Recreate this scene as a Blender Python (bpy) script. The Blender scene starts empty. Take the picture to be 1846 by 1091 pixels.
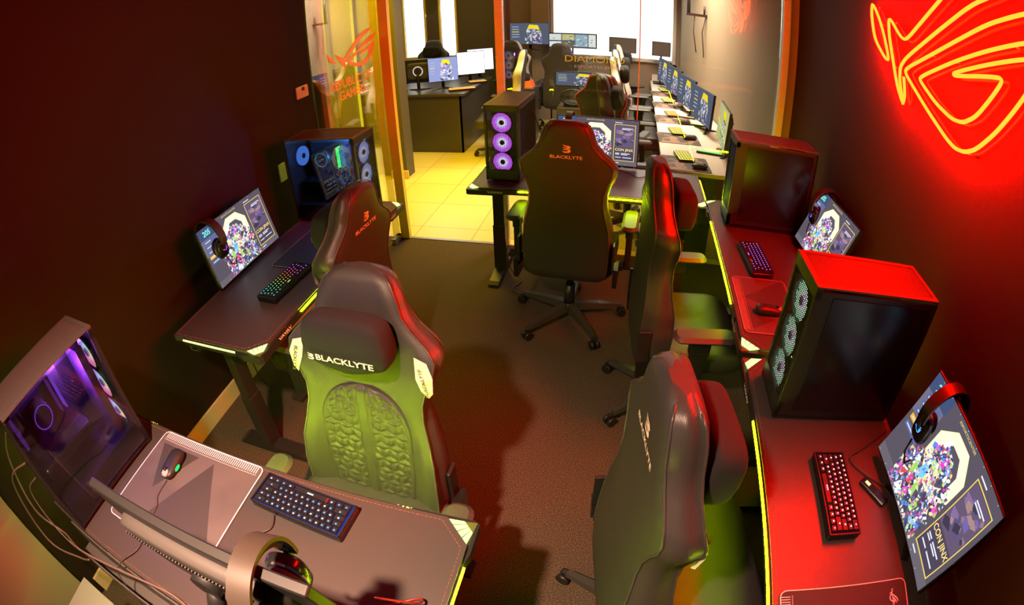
import bpy, bmesh, math, random
from mathutils import Matrix, Vector
random.seed(7)
C = bpy.context; SC = C.scene
PI = math.pi
R = math.radians
# ------------------------------------------------------------------ camera
cam = bpy.data.cameras.new('camera'); camo = bpy.data.objects.new('camera', cam)
C.collection.objects.link(camo); SC.camera = camo
CZ = 1.8757
Rr = (0.974742, 0.221715, -0.026847); Ru = (-0.101914, 0.548541, 0.82989); Rf = (-0.198726, 0.806192, -0.557281)
camo.matrix_world = Matrix(((Rr[0], Ru[0], -Rf[0], 0), (Rr[1], Ru[1], -Rf[1], 0), (Rr[2], Ru[2], -Rf[2], CZ), (0, 0, 0, 1)))
cam.type = 'PANO'; cam.panorama_type = 'FISHEYE_LENS_POLYNOMIAL'      # a wide lens with barrel distortion
cam.sensor_width = 36; cam.sensor_height = 36*1091/1846
cam.fisheye_fov = R(179)
cam.fisheye_polynomial_k0 = 0
for _i, _k in enumerate([0.0549193324, 0.0, -5.07638899e-06, 8.90377372e-07]):
    setattr(cam, 'fisheye_polynomial_k%d' % (_i+1), -_k)
cam.clip_start = .01
# ------------------------------------------------------------------ world, exposure
w = bpy.data.worlds.new('world'); SC.world = w; w.use_nodes = True
w.node_tree.nodes['Background'].inputs[0].default_value = (.30, .20, .16, 1)
w.node_tree.nodes['Background'].inputs[1].default_value = .05
SC.view_settings.view_transform = 'Standard'; SC.view_settings.look = 'None'
SC.view_settings.exposure = 0; SC.view_settings.gamma = 1
SC.cycles.max_bounces = 6; SC.cycles.diffuse_bounces = 3; SC.cycles.glossy_bounces = 3
SC.cycles.transparent_max_bounces = 16; SC.cycles.sample_clamp_indirect = 4
SC.cycles.use_denoising = True
SC.cycles.caustics_reflective = False; SC.cycles.caustics_refractive = False
# ------------------------------------------------------------------ area lamps of the room
def area(name, loc, size, power, col, target=None, spread=180, sizey=None):
    l = bpy.data.lights.new(name, 'AREA'); l.energy = power; l.color = col; l.size = size
    if sizey: l.shape = 'RECTANGLE'; l.size_y = sizey
    l.spread = R(spread)
    o = bpy.data.objects.new(name, l); C.collection.objects.link(o); o.location = loc
    t = Vector(target) if target else Vector((loc[0], loc[1], 0))
    o.rotation_euler = (t-Vector(loc)).to_track_quat('-Z', 'Y').to_euler()
    return o
area('ceiling_lamp_light', (-.62, -.25, 2.62), .10, 46, (1, .58, .38), (-.62, .20, .75), 84)
area('hall_lamp_light', (-1.55, 4.5, 2.6), .7, 56, (1, .64, 0.0), (-1.6, 4.5, 0), 120)
area('hall_stub_fill', (-2.9, 4.0, 2.5), .6, 34, (1, .70, 0.0), (-2.9, 4.95, 1.1), 140)  # unseen yellow fill, added to brighten the stub wall behind the glass leaf
area('hall_desk_light', (-2.7, 5.7, 2.55), .5, 16, (1, .70, .02), (-2.6, 6.4, .7), 150)
area('daylight_window_light', (-.28, 7.60, 1.95), 1.6, 15, (1, .90, .76), (-.2, 4.5, .2), 170, 1.6)
area('daylight_left_light', (-3.0, 7.60, 1.9), .7, 10, (1, .95, .9), (-2.4, 5, .5), 170, 1.6)
area('hall_ceiling_light', (.2, 5.6, 2.62), 1.1, 110, (1, .77, .56), (.35, 5.6, 0), 135)

# ------------------------------------------------------------------ materials
_M = {}
def mat(name, col=(.5, .5, .5), rough=.5, metal=0, spec=.5, emit=None, es=0, bump=None, noise=None, alpha=None, coat=0, sheen=0):
    if name in _M: return _M[name]
    m = bpy.data.materials.new(name); m.use_nodes = True; _M[name] = m
    nt = m.node_tree; b = nt.nodes['Principled BSDF']
    b.inputs['Base Color'].default_value = (*col, 1); b.inputs['Roughness'].default_value = rough
    b.inputs['Metallic'].default_value = metal; b.inputs['Specular IOR Level'].default_value = spec
    b.inputs['Coat Weight'].default_value = coat; b.inputs['Sheen Weight'].default_value = sheen
    if emit: b.inputs['Emission Color'].default_value = (*emit, 1); b.inputs['Emission Strength'].default_value = es
    tc = nt.nodes.new('ShaderNodeTexCoord')
    if noise:   # (scale, colour2, lo, hi)
        n = nt.nodes.new('ShaderNodeTexNoise'); n.inputs['Scale'].default_value = noise[0]; n.inputs['Detail'].default_value = 4
        nt.links.new(tc.outputs['Object'], n.inputs['Vector'])
        r = nt.nodes.new('ShaderNodeValToRGB'); r.color_ramp.elements[0].position = noise[2]; r.color_ramp.elements[1].position = noise[3]
        r.color_ramp.elements[0].color = (*col, 1); r.color_ramp.elements[1].color = (*noise[1], 1)
        nt.links.new(n.outputs['Fac'], r.inputs[0]); nt.links.new(r.outputs[0], b.inputs['Base Color'])
    if bump:    # (scale, strength, distance)
        n = nt.nodes.new('ShaderNodeTexNoise'); n.inputs['Scale'].default_value = bump[0]; n.inputs['Detail'].default_value = 3
        nt.links.new(tc.outputs['Object'], n.inputs['Vector'])
        u = nt.nodes.new('ShaderNodeBump'); u.inputs['Strength'].default_value = bump[1]; u.inputs['Distance'].default_value = bump[2]
        nt.links.new(n.outputs['Fac'], u.inputs['Height']); nt.links.new(u.outputs[0], b.inputs['Normal'])
    return m
def emat(name, col, s):
    if name in _M: return _M[name]
    m = bpy.data.materials.new(name); m.use_nodes = True; _M[name] = m
    nt = m.node_tree; nt.nodes.clear()
    e = nt.nodes.new('ShaderNodeEmission'); o = nt.nodes.new('ShaderNodeOutputMaterial')
    e.inputs[0].default_value = (*col, 1); e.inputs[1].default_value = s
    nt.links.new(e.outputs[0], o.inputs[0]); return m
def glassmat(name, tint, fac_lo, fac_hi, rough=0.0):
    m = bpy.data.materials.new(name); m.use_nodes = True; _M[name] = m
    nt = m.node_tree; nt.nodes.clear()
    t = nt.nodes.new('ShaderNodeBsdfTransparent'); t.inputs[0].default_value = (*tint, 1)
    g = nt.nodes.new('ShaderNodeBsdfGlossy'); g.inputs['Roughness'].default_value = rough; g.inputs[0].default_value = (1, 1, 1, 1)
    lw = nt.nodes.new('ShaderNodeLayerWeight'); lw.inputs[0].default_value = .35
    mr = nt.nodes.new('ShaderNodeMapRange'); mr.inputs[3].default_value = fac_lo; mr.inputs[4].default_value = fac_hi
    nt.links.new(lw.outputs['Facing'], mr.inputs[0])
    x = nt.nodes.new('ShaderNodeMixShader'); o = nt.nodes.new('ShaderNodeOutputMaterial')
    nt.links.new(mr.outputs[0], x.inputs[0]); nt.links.new(t.outputs[0], x.inputs[1]); nt.links.new(g.outputs[0], x.inputs[2])
    nt.links.new(x.outputs[0], o.inputs[0]); return m
def filmmat(name, col, see):      # coloured see-through vinyl film
    m = bpy.data.materials.new(name); m.use_nodes = True; _M[name] = m
    nt = m.node_tree; nt.nodes.clear()
    t = nt.nodes.new('ShaderNodeBsdfTransparent'); t.inputs[0].default_value = (*col, 1)
    g = nt.nodes.new('ShaderNodeBsdfDiffuse'); g.inputs[0].default_value = (*col, 1)
    k = nt.nodes.new('ShaderNodeBsdfTranslucent'); k.inputs[0].default_value = (*col, 1)
    x = nt.nodes.new('ShaderNodeMixShader'); y = nt.nodes.new('ShaderNodeMixShader'); o = nt.nodes.new('ShaderNodeOutputMaterial')
    x.inputs[0].default_value = .6; nt.links.new(g.outputs[0], x.inputs[1]); nt.links.new(k.outputs[0], x.inputs[2])
    y.inputs[0].default_value = see; nt.links.new(x.outputs[0], y.inputs[1]); nt.links.new(t.outputs[0], y.inputs[2])
    nt.links.new(y.outputs[0], o.inputs[0]); return m
def attrmat(name, s):        # a lit display whose picture is drawn in polygons, one colour each
    m = bpy.data.materials.new(name); m.use_nodes = True; _M[name] = m
    nt = m.node_tree; nt.nodes.clear()
    a = nt.nodes.new('ShaderNodeAttribute'); a.attribute_name = 'ink'
    e = nt.nodes.new('ShaderNodeEmission'); e.inputs[1].default_value = s
    o = nt.nodes.new('ShaderNodeOutputMaterial')
    nt.links.new(a.outputs[0], e.inputs[0]); nt.links.new(e.outputs[0], o.inputs[0]); return m
def fanmat(name, inner, outer, core, s, rainbow=False):   # light ring of a fan: bright middle, coloured rim, blades
    m = bpy.data.materials.new(name); m.use_nodes = True; _M[name] = m
    nt = m.node_tree; nt.nodes.clear(); N = nt.nodes.new; L = nt.links.new
    tc = N('ShaderNodeTexCoord'); sx = N('ShaderNodeSeparateXYZ'); L(tc.outputs['Object'], sx.inputs[0])
    v = N('ShaderNodeCombineXYZ'); L(sx.outputs[0], v.inputs[0]); L(sx.outputs[2], v.inputs[1])
    ln = N('ShaderNodeVectorMath'); ln.operation = 'LENGTH'; L(v.outputs[0], ln.inputs[0])
    mr = N('ShaderNodeMapRange'); mr.inputs[2].default_value = .062; L(ln.outputs['Value'], mr.inputs[0])
    cr = N('ShaderNodeValToRGB'); L(mr.outputs[0], cr.inputs[0]); e = cr.color_ramp.elements
    e[0].position = .0; e[0].color = (*core, 1); e[1].position = 1; e[1].color = (*[c*.8 for c in outer], 1)
    for p_, c_ in ((.24, core), (.30, (1, 1, 1)), (.46, inner), (.66, outer)):
        q = e.new(p_); q.color = (*c_, 1)
    at = N('ShaderNodeMath'); at.operation = 'ARCTAN2'; L(sx.outputs[0], at.inputs[0]); L(sx.outputs[2], at.inputs[1])
    col = cr.outputs[0]
    if rainbow:
        hs = N('ShaderNodeCombineColor'); hs.mode = 'HSV'
        hm = N('ShaderNodeMapRange'); hm.inputs[1].default_value = -PI; hm.inputs[2].default_value = PI; hm.inputs[3].default_value = .0; hm.inputs[4].default_value = 1.0
        L(at.outputs[0], hm.inputs[0]); L(hm.outputs[0], hs.inputs[0]); hs.inputs[1].default_value = .55; hs.inputs[2].default_value = 1
        mx = N('ShaderNodeMixRGB'); mx.blend_type = 'MULTIPLY'; mx.inputs[0].default_value = .9; L(col, mx.inputs[1]); L(hs.outputs[0], mx.inputs[2]); col = mx.outputs[0]
    em = N('ShaderNodeEmission'); em.inputs[1].default_value = s; L(col, em.inputs[0])
    o = N('ShaderNodeOutputMaterial'); L(em.outputs[0], o.inputs[0]); return m

leather = mat('black_leather', (.032, .029, .027), .50, bump=(420, .25, .002))
leather_w = mat('white_leather', (.55, .52, .50), .45)
velvet = mat('black_velvet', (.009, .008, .008), .9)
plastic = mat('black_plastic', (.012, .012, .012), .45)
plastic_g = mat('gloss_black_plastic', (.010, .010, .011), .22)
steel_b = mat('black_painted_steel', (.018, .016, .016), .38)
steel_l = mat('grey_metal', (.34, .32, .31), .35, metal=.8)
desk_top = mat('desk_surface', (.060, .050, .045), .38, bump=(900, .15, .0008))
stitch = mat('orange_stitching', (.32, .13, .04), .6)
matcloth = mat('grey_mat_cloth', (.085, .072, .068), .7, noise=(2.2, (.11, .092, .088), .45, .55))
whiteln = mat('white_print', (.75, .73, .72), .5)
badge = mat('pale_badge', (.62, .58, .52), .4)
inkdark = mat('dark_print', (.03, .03, .03), .5)
cable_m = mat('cable_rubber', (.05, .04, .035), .5)
carbon = None
def _carbon():
    m = mat('carbon_weave_leather', (.045, .040, .038), .33)
    nt = m.node_tree; b = nt.nodes['Principled BSDF']
    tc = nt.nodes.new('ShaderNodeTexCoord'); wv = nt.nodes.new('ShaderNodeTexWave'); wv.bands_direction = 'DIAGONAL'
    wv.inputs['Scale'].default_value = 160; nt.links.new(tc.outputs['Object'], wv.inputs['Vector'])
    u = nt.nodes.new('ShaderNodeBump'); u.inputs['Strength'].default_value = .35; u.inputs['Distance'].default_value = .0006
    nt.links.new(wv.outputs['Fac'], u.inputs['Height']); nt.links.new(u.outputs[0], b.inputs['Normal']); return m
carbon = _carbon()
led = emat('yellow_green_led', (.62, .95, .0006), 110)
led_front = emat('strong_yellow_green_led', (.62, .95, .0006), 195)
led_soft = emat('pale_led_diffuser', (.80, .86, .32), 1.5)
led_corner = emat('corner_led', (.75, 1, .25), 2.6)
neon_m = emat('neon_tube_glow', (310, .74, .05), 1)
clear = glassmat('partition_glass', (.93, .95, .94), .05, .75)
smoked = glassmat('smoked_case_glass', (.66, .66, .70), .015, .30)

# ------------------------------------------------------------------ mesh helper
class MB:
    def __init__(s): s.v = []; s.f = []; s.m = []; s.sm = []; s.mats = []; s.cur = 0; s.cols = []; s.col = None
    def use(s, m):
        if m not in s.mats: s.mats.append(m)
        s.cur = s.mats.index(m); return s
    def add(s, vs, fs, smooth=False, T=None):
        b = len(s.v)
        for q in vs:
            q = Vector(q); s.v.append(tuple(T @ q) if T is not None else tuple(q))
        for f in fs: s.f.append([i+b for i in f]); s.m.append(s.cur); s.sm.append(smooth); s.cols.append(s.col)
        return s
    def box(s, c, d, T=None):
        x, y, z = c; a, b, e = d[0]/2, d[1]/2, d[2]/2
        vs = [(x+i*a, y+j*b, z+k*e) for k in (-1, 1) for j in (-1, 1) for i in (-1, 1)]
        return s.add(vs, [(0, 2, 3, 1), (4, 5, 7, 6), (0, 1, 5, 4), (2, 6, 7, 3), (0, 4, 6, 2), (1, 3, 7, 5)], False, T)
    def rbox(s, c, d, r=.01, n=3, T=None):    # box with rounded vertical edges and a chamfered rim
        x, y, z = c; a, b, e = d[0]/2, d[1]/2, d[2]/2; r = min(r, a*.99, b*.99); ch = min(r*.5, e*.9)
        def ring(rr, zz, ins):
            o = []
            for k, (sx, sy) in enumerate(((1, 1), (-1, 1), (-1, -1), (1, -1))):
                for i in range(n+1):
                    t = (k+i/n)*PI/2
                    o.append((x+sx*(a-rr)+math.cos(t)*(rr-ins), y+sy*(b-rr)+math.sin(t)*(rr-ins), zz))
            return o
        return s.loft([ring(r, z-e, ch), ring(r, z-e+ch, 0), ring(r, z+e-ch, 0), ring(r, z+e, ch)], True, T=T)
    def loft(s, rings, cap=True, closed=True, smooth=False, T=None):
        n = len(rings[0]); vs = [p for r in rings for p in r]; fs = []
        for i in range(len(rings)-1):
            for j in range(n if closed else n-1):
                k = (j+1) % n; fs.append((i*n+j, i*n+k, (i+1)*n+k, (i+1)*n+j))
        if cap and closed:
            fs.append(tuple(reversed(range(n)))); b = (len(rings)-1)*n; fs.append(tuple(range(b, b+n)))
        return s.add(vs, fs, smooth, T)
    def cyl(s, p0, p1, r0, r1=None, n=16, smooth=True, T=None):
        r1 = r0 if r1 is None else r1; p0 = Vector(p0); p1 = Vector(p1); d = (p1-p0).normalized()
        a = d.orthogonal().normalized(); b = d.cross(a)
        rg = lambda p, r: [tuple(p+a*math.cos(t)*r+b*math.sin(t)*r) for t in [2*PI*i/n for i in range(n)]]
        bs = len(s.v); s.loft([rg(p0, r0), rg(p1, r1)], True, smooth=smooth, T=T)
        s.sm[-1] = s.sm[-2] = False; return s
    def tube(s, pts, r, n=8, close=False, T=None):
        pts = [Vector(p) for p in pts]; rs = r if isinstance(r, (list, tuple)) else [r]*len(pts); rings = []; N = len(pts)
        prev = None
        for i, p in enumerate(pts):
            if close: d = pts[(i+1) % N]-pts[i-1]
            else: d = pts[min(i+1, N-1)]-pts[max(i-1, 0)]
            d = d.normalized() if d.length > 1e-9 else Vector((0, 0, 1))
            a = d.orthogonal().normalized() if prev is None else (prev-d*prev.dot(d)).normalized()
            prev = a; b = d.cross(a)
            rings.append([tuple(p+a*math.cos(2*PI*k/n)*rs[i]+b*math.sin(2*PI*k/n)*rs[i]) for k in range(n)])
        if close: rings.append(rings[0]); return s.loft(rings, False, smooth=True, T=T)
        return s.loft(rings, True, smooth=True, T=T)
    def prism(s, poly, z0, z1, T=None):     # poly in xy, extruded in z
        n = len(poly); vs = [(x, y, z0) for x, y in poly]+[(x, y, z1) for x, y in poly]
        fs = [tuple(reversed(range(n))), tuple(range(n, 2*n))]+[(i, (i+1) % n, n+(i+1) % n, n+i) for i in range(n)]
        return s.add(vs, fs, False, T)
    def sphere(s, c, r, n=16, m=10, T=None):
        c = Vector(c); r = Vector(r) if isinstance(r, (tuple, list)) else Vector((r, r, r)); rings = []
        for i in range(m+1):
            t = PI*(i+.001)/(m+.002); rings.append([(c.x+r.x*math.sin(t)*math.cos(2*PI*j/n), c.y+r.y*math.sin(t)*math.sin(2*PI*j/n), c.z-r.z*math.cos(t)) for j in range(n)])
        return s.loft(rings, True, smooth=True, T=T)
    def superell(s, c, d, e=.35, n=28, m=16, fn=None, T=None):   # cushion: rounded box by superellipsoid
        sg = lambda v, p: math.copysign(abs(v)**p, v); rings = []
        for i in range(m+1):
            t = -PI/2+PI*(i+.002)/(m+.004); rg = []
            for j in range(n):
                q = 2*PI*j/n
                x = d[0]/2*sg(math.cos(t), e)*sg(math.cos(q), e); y = d[1]/2*sg(math.cos(t), e)*sg(math.sin(q), e); z = d[2]/2*sg(math.sin(t), e)
                if fn: x, y, z = fn(x, y, z)
                rg.append((c[0]+x, c[1]+y, c[2]+z))
            rings.append(rg)
        return s.loft(rings, True, smooth=True, T=T)
    def build(s, name, parent=None, m=None, loc=(0, 0, 0), rot=(0, 0, 0), bevel=0):
        me = bpy.data.meshes.new(name); me.from_pydata(s.v, [], s.f)
        if not s.mats: s.mats = [m or plastic]
        for q in s.mats: me.materials.append(q)
        me.polygons.foreach_set('material_index', s.m); me.polygons.foreach_set('use_smooth', s.sm)
        if any(c is not None for c in s.cols):
            at = me.color_attributes.new('ink', 'FLOAT_COLOR', 'CORNER'); arr = []
            for p in me.polygons: arr += list((*(s.cols[p.index] or (0, 0, 0)), 1))*p.loop_total
            at.data.foreach_set('color', arr)
        me.validate(); me.update()
        o = bpy.data.objects.new(name, me); C.collection.objects.link(o)
        o.location = loc; o.rotation_euler = rot
        if parent: o.parent = parent
        if bevel:
            b = o.modifiers.new('bevel', 'BEVEL'); b.width = bevel; b.segments = 2; b.limit_method = 'ANGLE'
        return o
def new(m=None):
    b = MB()
    if m: b.use(m)
    return b
def tag(o, label=None, cat=None, group=None, kind=None):
    if label: o['label'] = label
    if cat: o['category'] = cat
    if group: o['group'] = group
    if kind: o['kind'] = kind
    return o
def thing(name, loc, rz=0, label=None, cat=None, group=None):
    o = bpy.data.objects.new(name, None); C.collection.objects.link(o); o.empty_display_size = .05
    o.location = loc; o.rotation_euler = (0, 0, rz); return tag(o, label, cat, group)
def struct(name, b, m=None):
    return tag(b.build(name, None, m), kind='structure')
def dup(root, loc=None, rz=None, label=None, group=None):
    def cp(o, par):
        c = o.copy(); C.collection.objects.link(c); c.parent = par
        for ch in o.children: cp(ch, c)
        return c
    c = cp(root, None)
    if loc is not None: c.location = loc
    if rz is not None: c.rotation_euler = (0, 0, rz)
    if label: c['label'] = label
    if group: c['group'] = group
    return c
_TX = {}
def textmesh(s, size=1, bold=0.0, wide=1.0, align='CENTER', depth=0.0):
    """text as (verts, faces) centred on the origin in the xy plane"""
    key = (s, size, bold, wide, align, depth)
    if key in _TX: return _TX[key]
    cu = bpy.data.curves.new('t', 'FONT'); cu.body = s; cu.size = size; cu.align_x = align; cu.align_y = 'CENTER'
    cu.offset = bold*size; cu.extrude = depth; cu.resolution_u = 3
    o = bpy.data.objects.new('t', cu); me = bpy.data.meshes.new_from_object(o)
    r = ([(v.co.x*wide, v.co.y, v.co.z) for v in me.vertices], [tuple(p.vertices) for p in me.polygons])
    bpy.data.objects.remove(o); bpy.data.curves.remove(cu); bpy.data.meshes.remove(me)
    _TX[key] = r; return r
def addtext(b, s, T, size, **k):
    v, f = textmesh(s, size, **k); b.add(v, f, False, T); return b
def frame(origin, xdir, ydir):       # matrix whose x/y axes are the writing directions
    x = Vector(xdir).normalized(); y = Vector(ydir).normalized(); z = x.cross(y)
    m = Matrix((x, y, z)).transposed().to_4x4(); m.translation = Vector(origin); return m
# ================================================================== the setting
XL, XR, YB, YG, ZC = -2.02, 1.12, -1.6, 3.5, 2.75
def carpet_mat():
    m = mat('dark_carpet', (.060, .042, .030), .95, spec=.1)
    nt = m.node_tree; b = nt.nodes['Principled BSDF']; tc = nt.nodes.new('ShaderNodeTexCoord')
    n = nt.nodes.new('ShaderNodeTexNoise'); n.inputs['Scale'].default_value = 230; n.inputs['Detail'].default_value = 2; nt.links.new(tc.outputs['Object'], n.inputs['Vector'])
    r = nt.nodes.new('ShaderNodeValToRGB'); r.color_ramp.elements[0].position = .38; r.color_ramp.elements[1].position = .66
    r.color_ramp.elements[0].color = (.030, .022, .016, 1); r.color_ramp.elements[1].color = (.135, .095, .065, 1)
    nt.links.new(n.outputs['Fac'], r.inputs[0]); nt.links.new(r.outputs[0], b.inputs['Base Color'])
    u = nt.nodes.new('ShaderNodeBump'); u.inputs['Strength'].default_value = .6; u.inputs['Distance'].default_value = .004
    nt.links.new(n.outputs['Fac'], u.inputs['Height']); nt.links.new(u.outputs[0], b.inputs['Normal']); return m
def tile_mat():
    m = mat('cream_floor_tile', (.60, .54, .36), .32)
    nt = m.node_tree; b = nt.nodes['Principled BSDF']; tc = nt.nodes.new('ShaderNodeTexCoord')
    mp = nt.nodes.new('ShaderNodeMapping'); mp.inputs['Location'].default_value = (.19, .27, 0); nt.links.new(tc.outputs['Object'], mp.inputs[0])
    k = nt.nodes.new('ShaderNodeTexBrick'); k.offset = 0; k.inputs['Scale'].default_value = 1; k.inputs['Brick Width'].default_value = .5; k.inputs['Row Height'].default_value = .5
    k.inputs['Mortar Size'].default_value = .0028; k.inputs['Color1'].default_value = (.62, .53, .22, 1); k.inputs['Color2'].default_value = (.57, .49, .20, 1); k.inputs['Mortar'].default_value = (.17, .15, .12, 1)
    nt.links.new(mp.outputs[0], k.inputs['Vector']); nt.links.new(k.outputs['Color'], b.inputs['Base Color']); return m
struct('floor', new(carpet_mat()).box(((XL+XR)/2, (YB+YG)/2, -.03), (XR-XL+.3, YG-YB, .06)))
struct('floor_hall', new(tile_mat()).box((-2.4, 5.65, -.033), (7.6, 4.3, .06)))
struct('trim_1', new(steel_l).box((-1.34, YG, .002), (.88, .03, .006)))
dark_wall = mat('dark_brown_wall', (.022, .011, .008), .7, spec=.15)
glow_wall = mat('neon_glow_wall', (.095, .020, .014), .7, spec=.12)  # extra red in the base stands in for the neon's spreading glow
hall_wall = mat('hall_beige_wall', (.34, .26, .18), .8, spec=.1)
olive = mat('hall_dark_wall', (.085, .072, .055), .55)
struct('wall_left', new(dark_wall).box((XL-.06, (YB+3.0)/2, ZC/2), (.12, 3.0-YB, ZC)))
struct('wall_right', new(glow_wall).box((XR+.06, (YB+YG+.06)/2, ZC/2), (.12, YG+.06-YB, ZC)))
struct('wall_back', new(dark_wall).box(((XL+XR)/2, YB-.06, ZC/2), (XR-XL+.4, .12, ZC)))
struct('wall_near', new(hall_wall).box((XL+.03, -.83, ZC/2), (.06, 1.52, ZC)))
struct('ceiling', new(mat('dark_ceiling', (.05, .045, .04), .8)).box(((XL+XR)/2, (YB+YG)/2, ZC+.03), (XR-XL+.4, YG-YB, .06)))
struct('ceiling_hall', new(mat('pale_ceiling', (.5, .48, .45), .8)).box((-2.4, 5.65, ZC+.034), (7.6, 4.3, .06)))
struct('baseboard_left', new(mat('pale_wood_skirting', (.62, .44, .26), .45)).box((XL+.008, 1.5, .052), (.016, 3.0, .104)))
# hall shell
struct('wall_hall_near', new(olive).box((-4.1, 2.97, ZC/2), (3.9, .06, ZC)))
struct('wall_hall_left', new(olive).box((-6.06, 5.35, ZC/2), (.12, 4.8, ZC)))
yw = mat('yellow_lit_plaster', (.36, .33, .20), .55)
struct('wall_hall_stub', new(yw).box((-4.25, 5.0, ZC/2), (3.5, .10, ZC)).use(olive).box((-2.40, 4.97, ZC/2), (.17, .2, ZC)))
struct('baseboard_hall', new(mat('pale_wood_skirting')).box((-2.395, 4.855, .045), (.2, .02, .09)))
T = Matrix.Translation((1.05, YG, 0)) @ Matrix.Rotation(math.atan2(.37, 4.2), 4, 'Z')
struct('wall_hall_right', new(hall_wall).box((.06, 2.2, ZC/2), (.12, 4.5, ZC), T))
WZ = 1.0
fw = new(olive)
for x0, x1 in ((-6, -3.47), (-3.13, -2.86), (-2.62, -2.0)): fw.box(((x0+x1)/2, 7.76, ZC/2), (x1-x0, .12, ZC))
fw.box((-3.04, 7.76, WZ/2-.02), (.9, .12, WZ-.04))
fw.use(mat('grey_brown_wall', (.25, .20, .16), .7)).box((-1.59, 7.76, ZC/2), (.82, .12, ZC)).box((-.3, 7.76, WZ/2-.02), (1.9, .12, WZ-.04)).box((.9, 7.76, ZC/2), (.62, .12, ZC))
fw.use(hall_wall).box((-1.33, 7.66, ZC/2), (.26, .10, ZC)).use(hall_wall).box((-1.92, 7.64, ZC/2), (.16, .12, ZC))
struct('wall_hall_far', fw)
sky = emat('bright_overcast_sky', (1, .985, .97), 1.8)
def window(name, x0, x1, frame_m, d=.045):
    b = new(frame_m); z0, z1 = WZ-.02, ZC-.1
    b.box((x0+d/2, 7.70, (z0+z1)/2), (d, .06, z1-z0)).box((x1-d/2, 7.70, (z0+z1)/2), (d, .06, z1-z0)).box(((x0+x1)/2, 7.69, z0+d/2), (x1-x0, .10, d)).box(((x0+x1)/2, 7.70, z1-d/2), (x1-x0, .06, d))
    o = struct(name, b); new(sky).box(((x0+x1)/2, 7.72, (z0+z1)/2), (x1-x0-2*d, .01, z1-z0-2*d)).build('pane', o)
wframe = mat('pale_window_frame', (.62, .60, .56), .4)
yframe = mat('yellow_window_frame', (.75, .62, .12), .4)
window('window_1', -1.19, .62, wframe); window('window_2', -3.50, -3.10, yframe, .03); window('window_3', -2.89, -2.60, yframe, .03)
# door leaf of glass standing open into the room, fixed panes, posts
post_y = mat('pale_frame_profile', (.92, .80, .72), .5); post_2 = mat('hall_lit_frame_profile', (.90, .74, .12), .5)  # second profile has the hall's yellow light put into its colour
for i, (x, y, wx, wy) in enumerate(((XL+.0, 3.03, .07, .05), (-1.742, 3.5, .075, .045), (1.03, 3.47, .05, .06), (-.89, 3.5, .05, .05))):
    struct('trim_%d' % (i+2), new(post_2 if i == 1 else post_y).box((x, y, ZC/2), (wx, wy, ZC-.01)))
A_, B_ = Vector((-1.82, 2.62, 0)), Vector((-1.785, 3.47, 0))
dl = (B_-A_).normalized(); L_ = (B_-A_).length
Td = frame(A_, dl, (0, 0, 1))       # x along the leaf, y up, z towards +X (room side)
door = struct('door_1', new(clear).box((L_/2, 1.27, 0), (L_, 2.46, .01), Td))
new(mat('green_glass_edge', (.05, .20, .10), .2)).box((-.002, 1.27, 0), (.006, 2.46, .011), Td).build('glass_edge', door)
new(steel_l).box((L_-.06, .025, 0), (.12, .05, .035), Td).cyl((L_-.02, .0, 0), (L_-.02, .05, 0), .022, T=Td).build('floor_pivot', door)
decal = mat('orange_vinyl', (.95, .50, .18), .5)
def leafy(pts, dz=.008): return [(y-2.62, z) for y, z in pts]
e_a = [(2.794, 1.638), (2.898, 1.553), (2.818, 1.576)]
e_b = [(2.881, 1.619), (2.99, 1.575), (3.093, 1.644), (3.164, 1.696), (3.268, 1.738), (3.399, 1.756), (3.334, 1.725), (3.245, 1.695), (3.156, 1.644), (3.086, 1.602), (2.994, 1.557), (3.006, 1.495), (2.954, 1.539)]
e_c = [(3.009, 1.554), (3.149, 1.601), (3.238, 1.65), (3.328, 1.684), (3.442, 1.707), (3.395, 1.667), (3.313, 1.64), (3.25, 1.622), (3.18, 1.596), (3.094, 1.557), (3.059, 1.537), (3.151, 1.516), (3.233, 1.516), (3.298, 1.551), (3.322, 1.593), (3.243, 1.577), (3.168, 1.571), (3.187, 1.586), (3.318, 1.621), (3.406, 1.647), (3.371, 1.567), (3.306, 1.511), (3.227, 1.485), (3.13, 1.494), (3.056, 1.516)]
lg = new(decal)
for e in (e_a, e_b, e_c): lg.prism(leafy(e), .006, .008, Td)
lg.build('logo_decal', door)
tx = new(decal)
addtext(tx, 'REPUBLIC OF', Td @ Matrix.Translation((.44, 1.405, .007)), .088, bold=.02, wide=1.02)
addtext(tx, 'GAMERS', Td @ Matrix.Translation((.44, 1.325, .007)), .088, bold=.02, wide=1.02)
tx.build('lettering', door)
pn = struct('window_4', new(clear).box((-.41, YG, 1.3), (.90, .01, 2.5)))
pn5 = struct('window_5', new(clear).box((.525, YG-.012, 1.3), (.95, .01, 2.5)))
new(mat('polished_glass_edge', (.75, .72, .66), .3)).box((.046, YG-.02, 1.3), (.007, .014, 2.5)).build('glass_edge', pn5)
sg = new(filmmat('yellow_film', (.90, .90, .03), .12))
Ts = frame((-.25, YG-.008, 1.455), (1, 0, 0), (0, 0, 1))
addtext(sg, 'DIAMOND', Ts, .064, bold=-.008, wide=1.32)
sg.use(filmmat('pale_film', (.75, .74, .70), .15))
addtext(sg, 'ESPORTSCENTER', Ts @ Matrix.Translation((.03, -.052, 0)), .027, bold=-.01, wide=1.62)
sg.build('diamond_lettering', pn)
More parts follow.
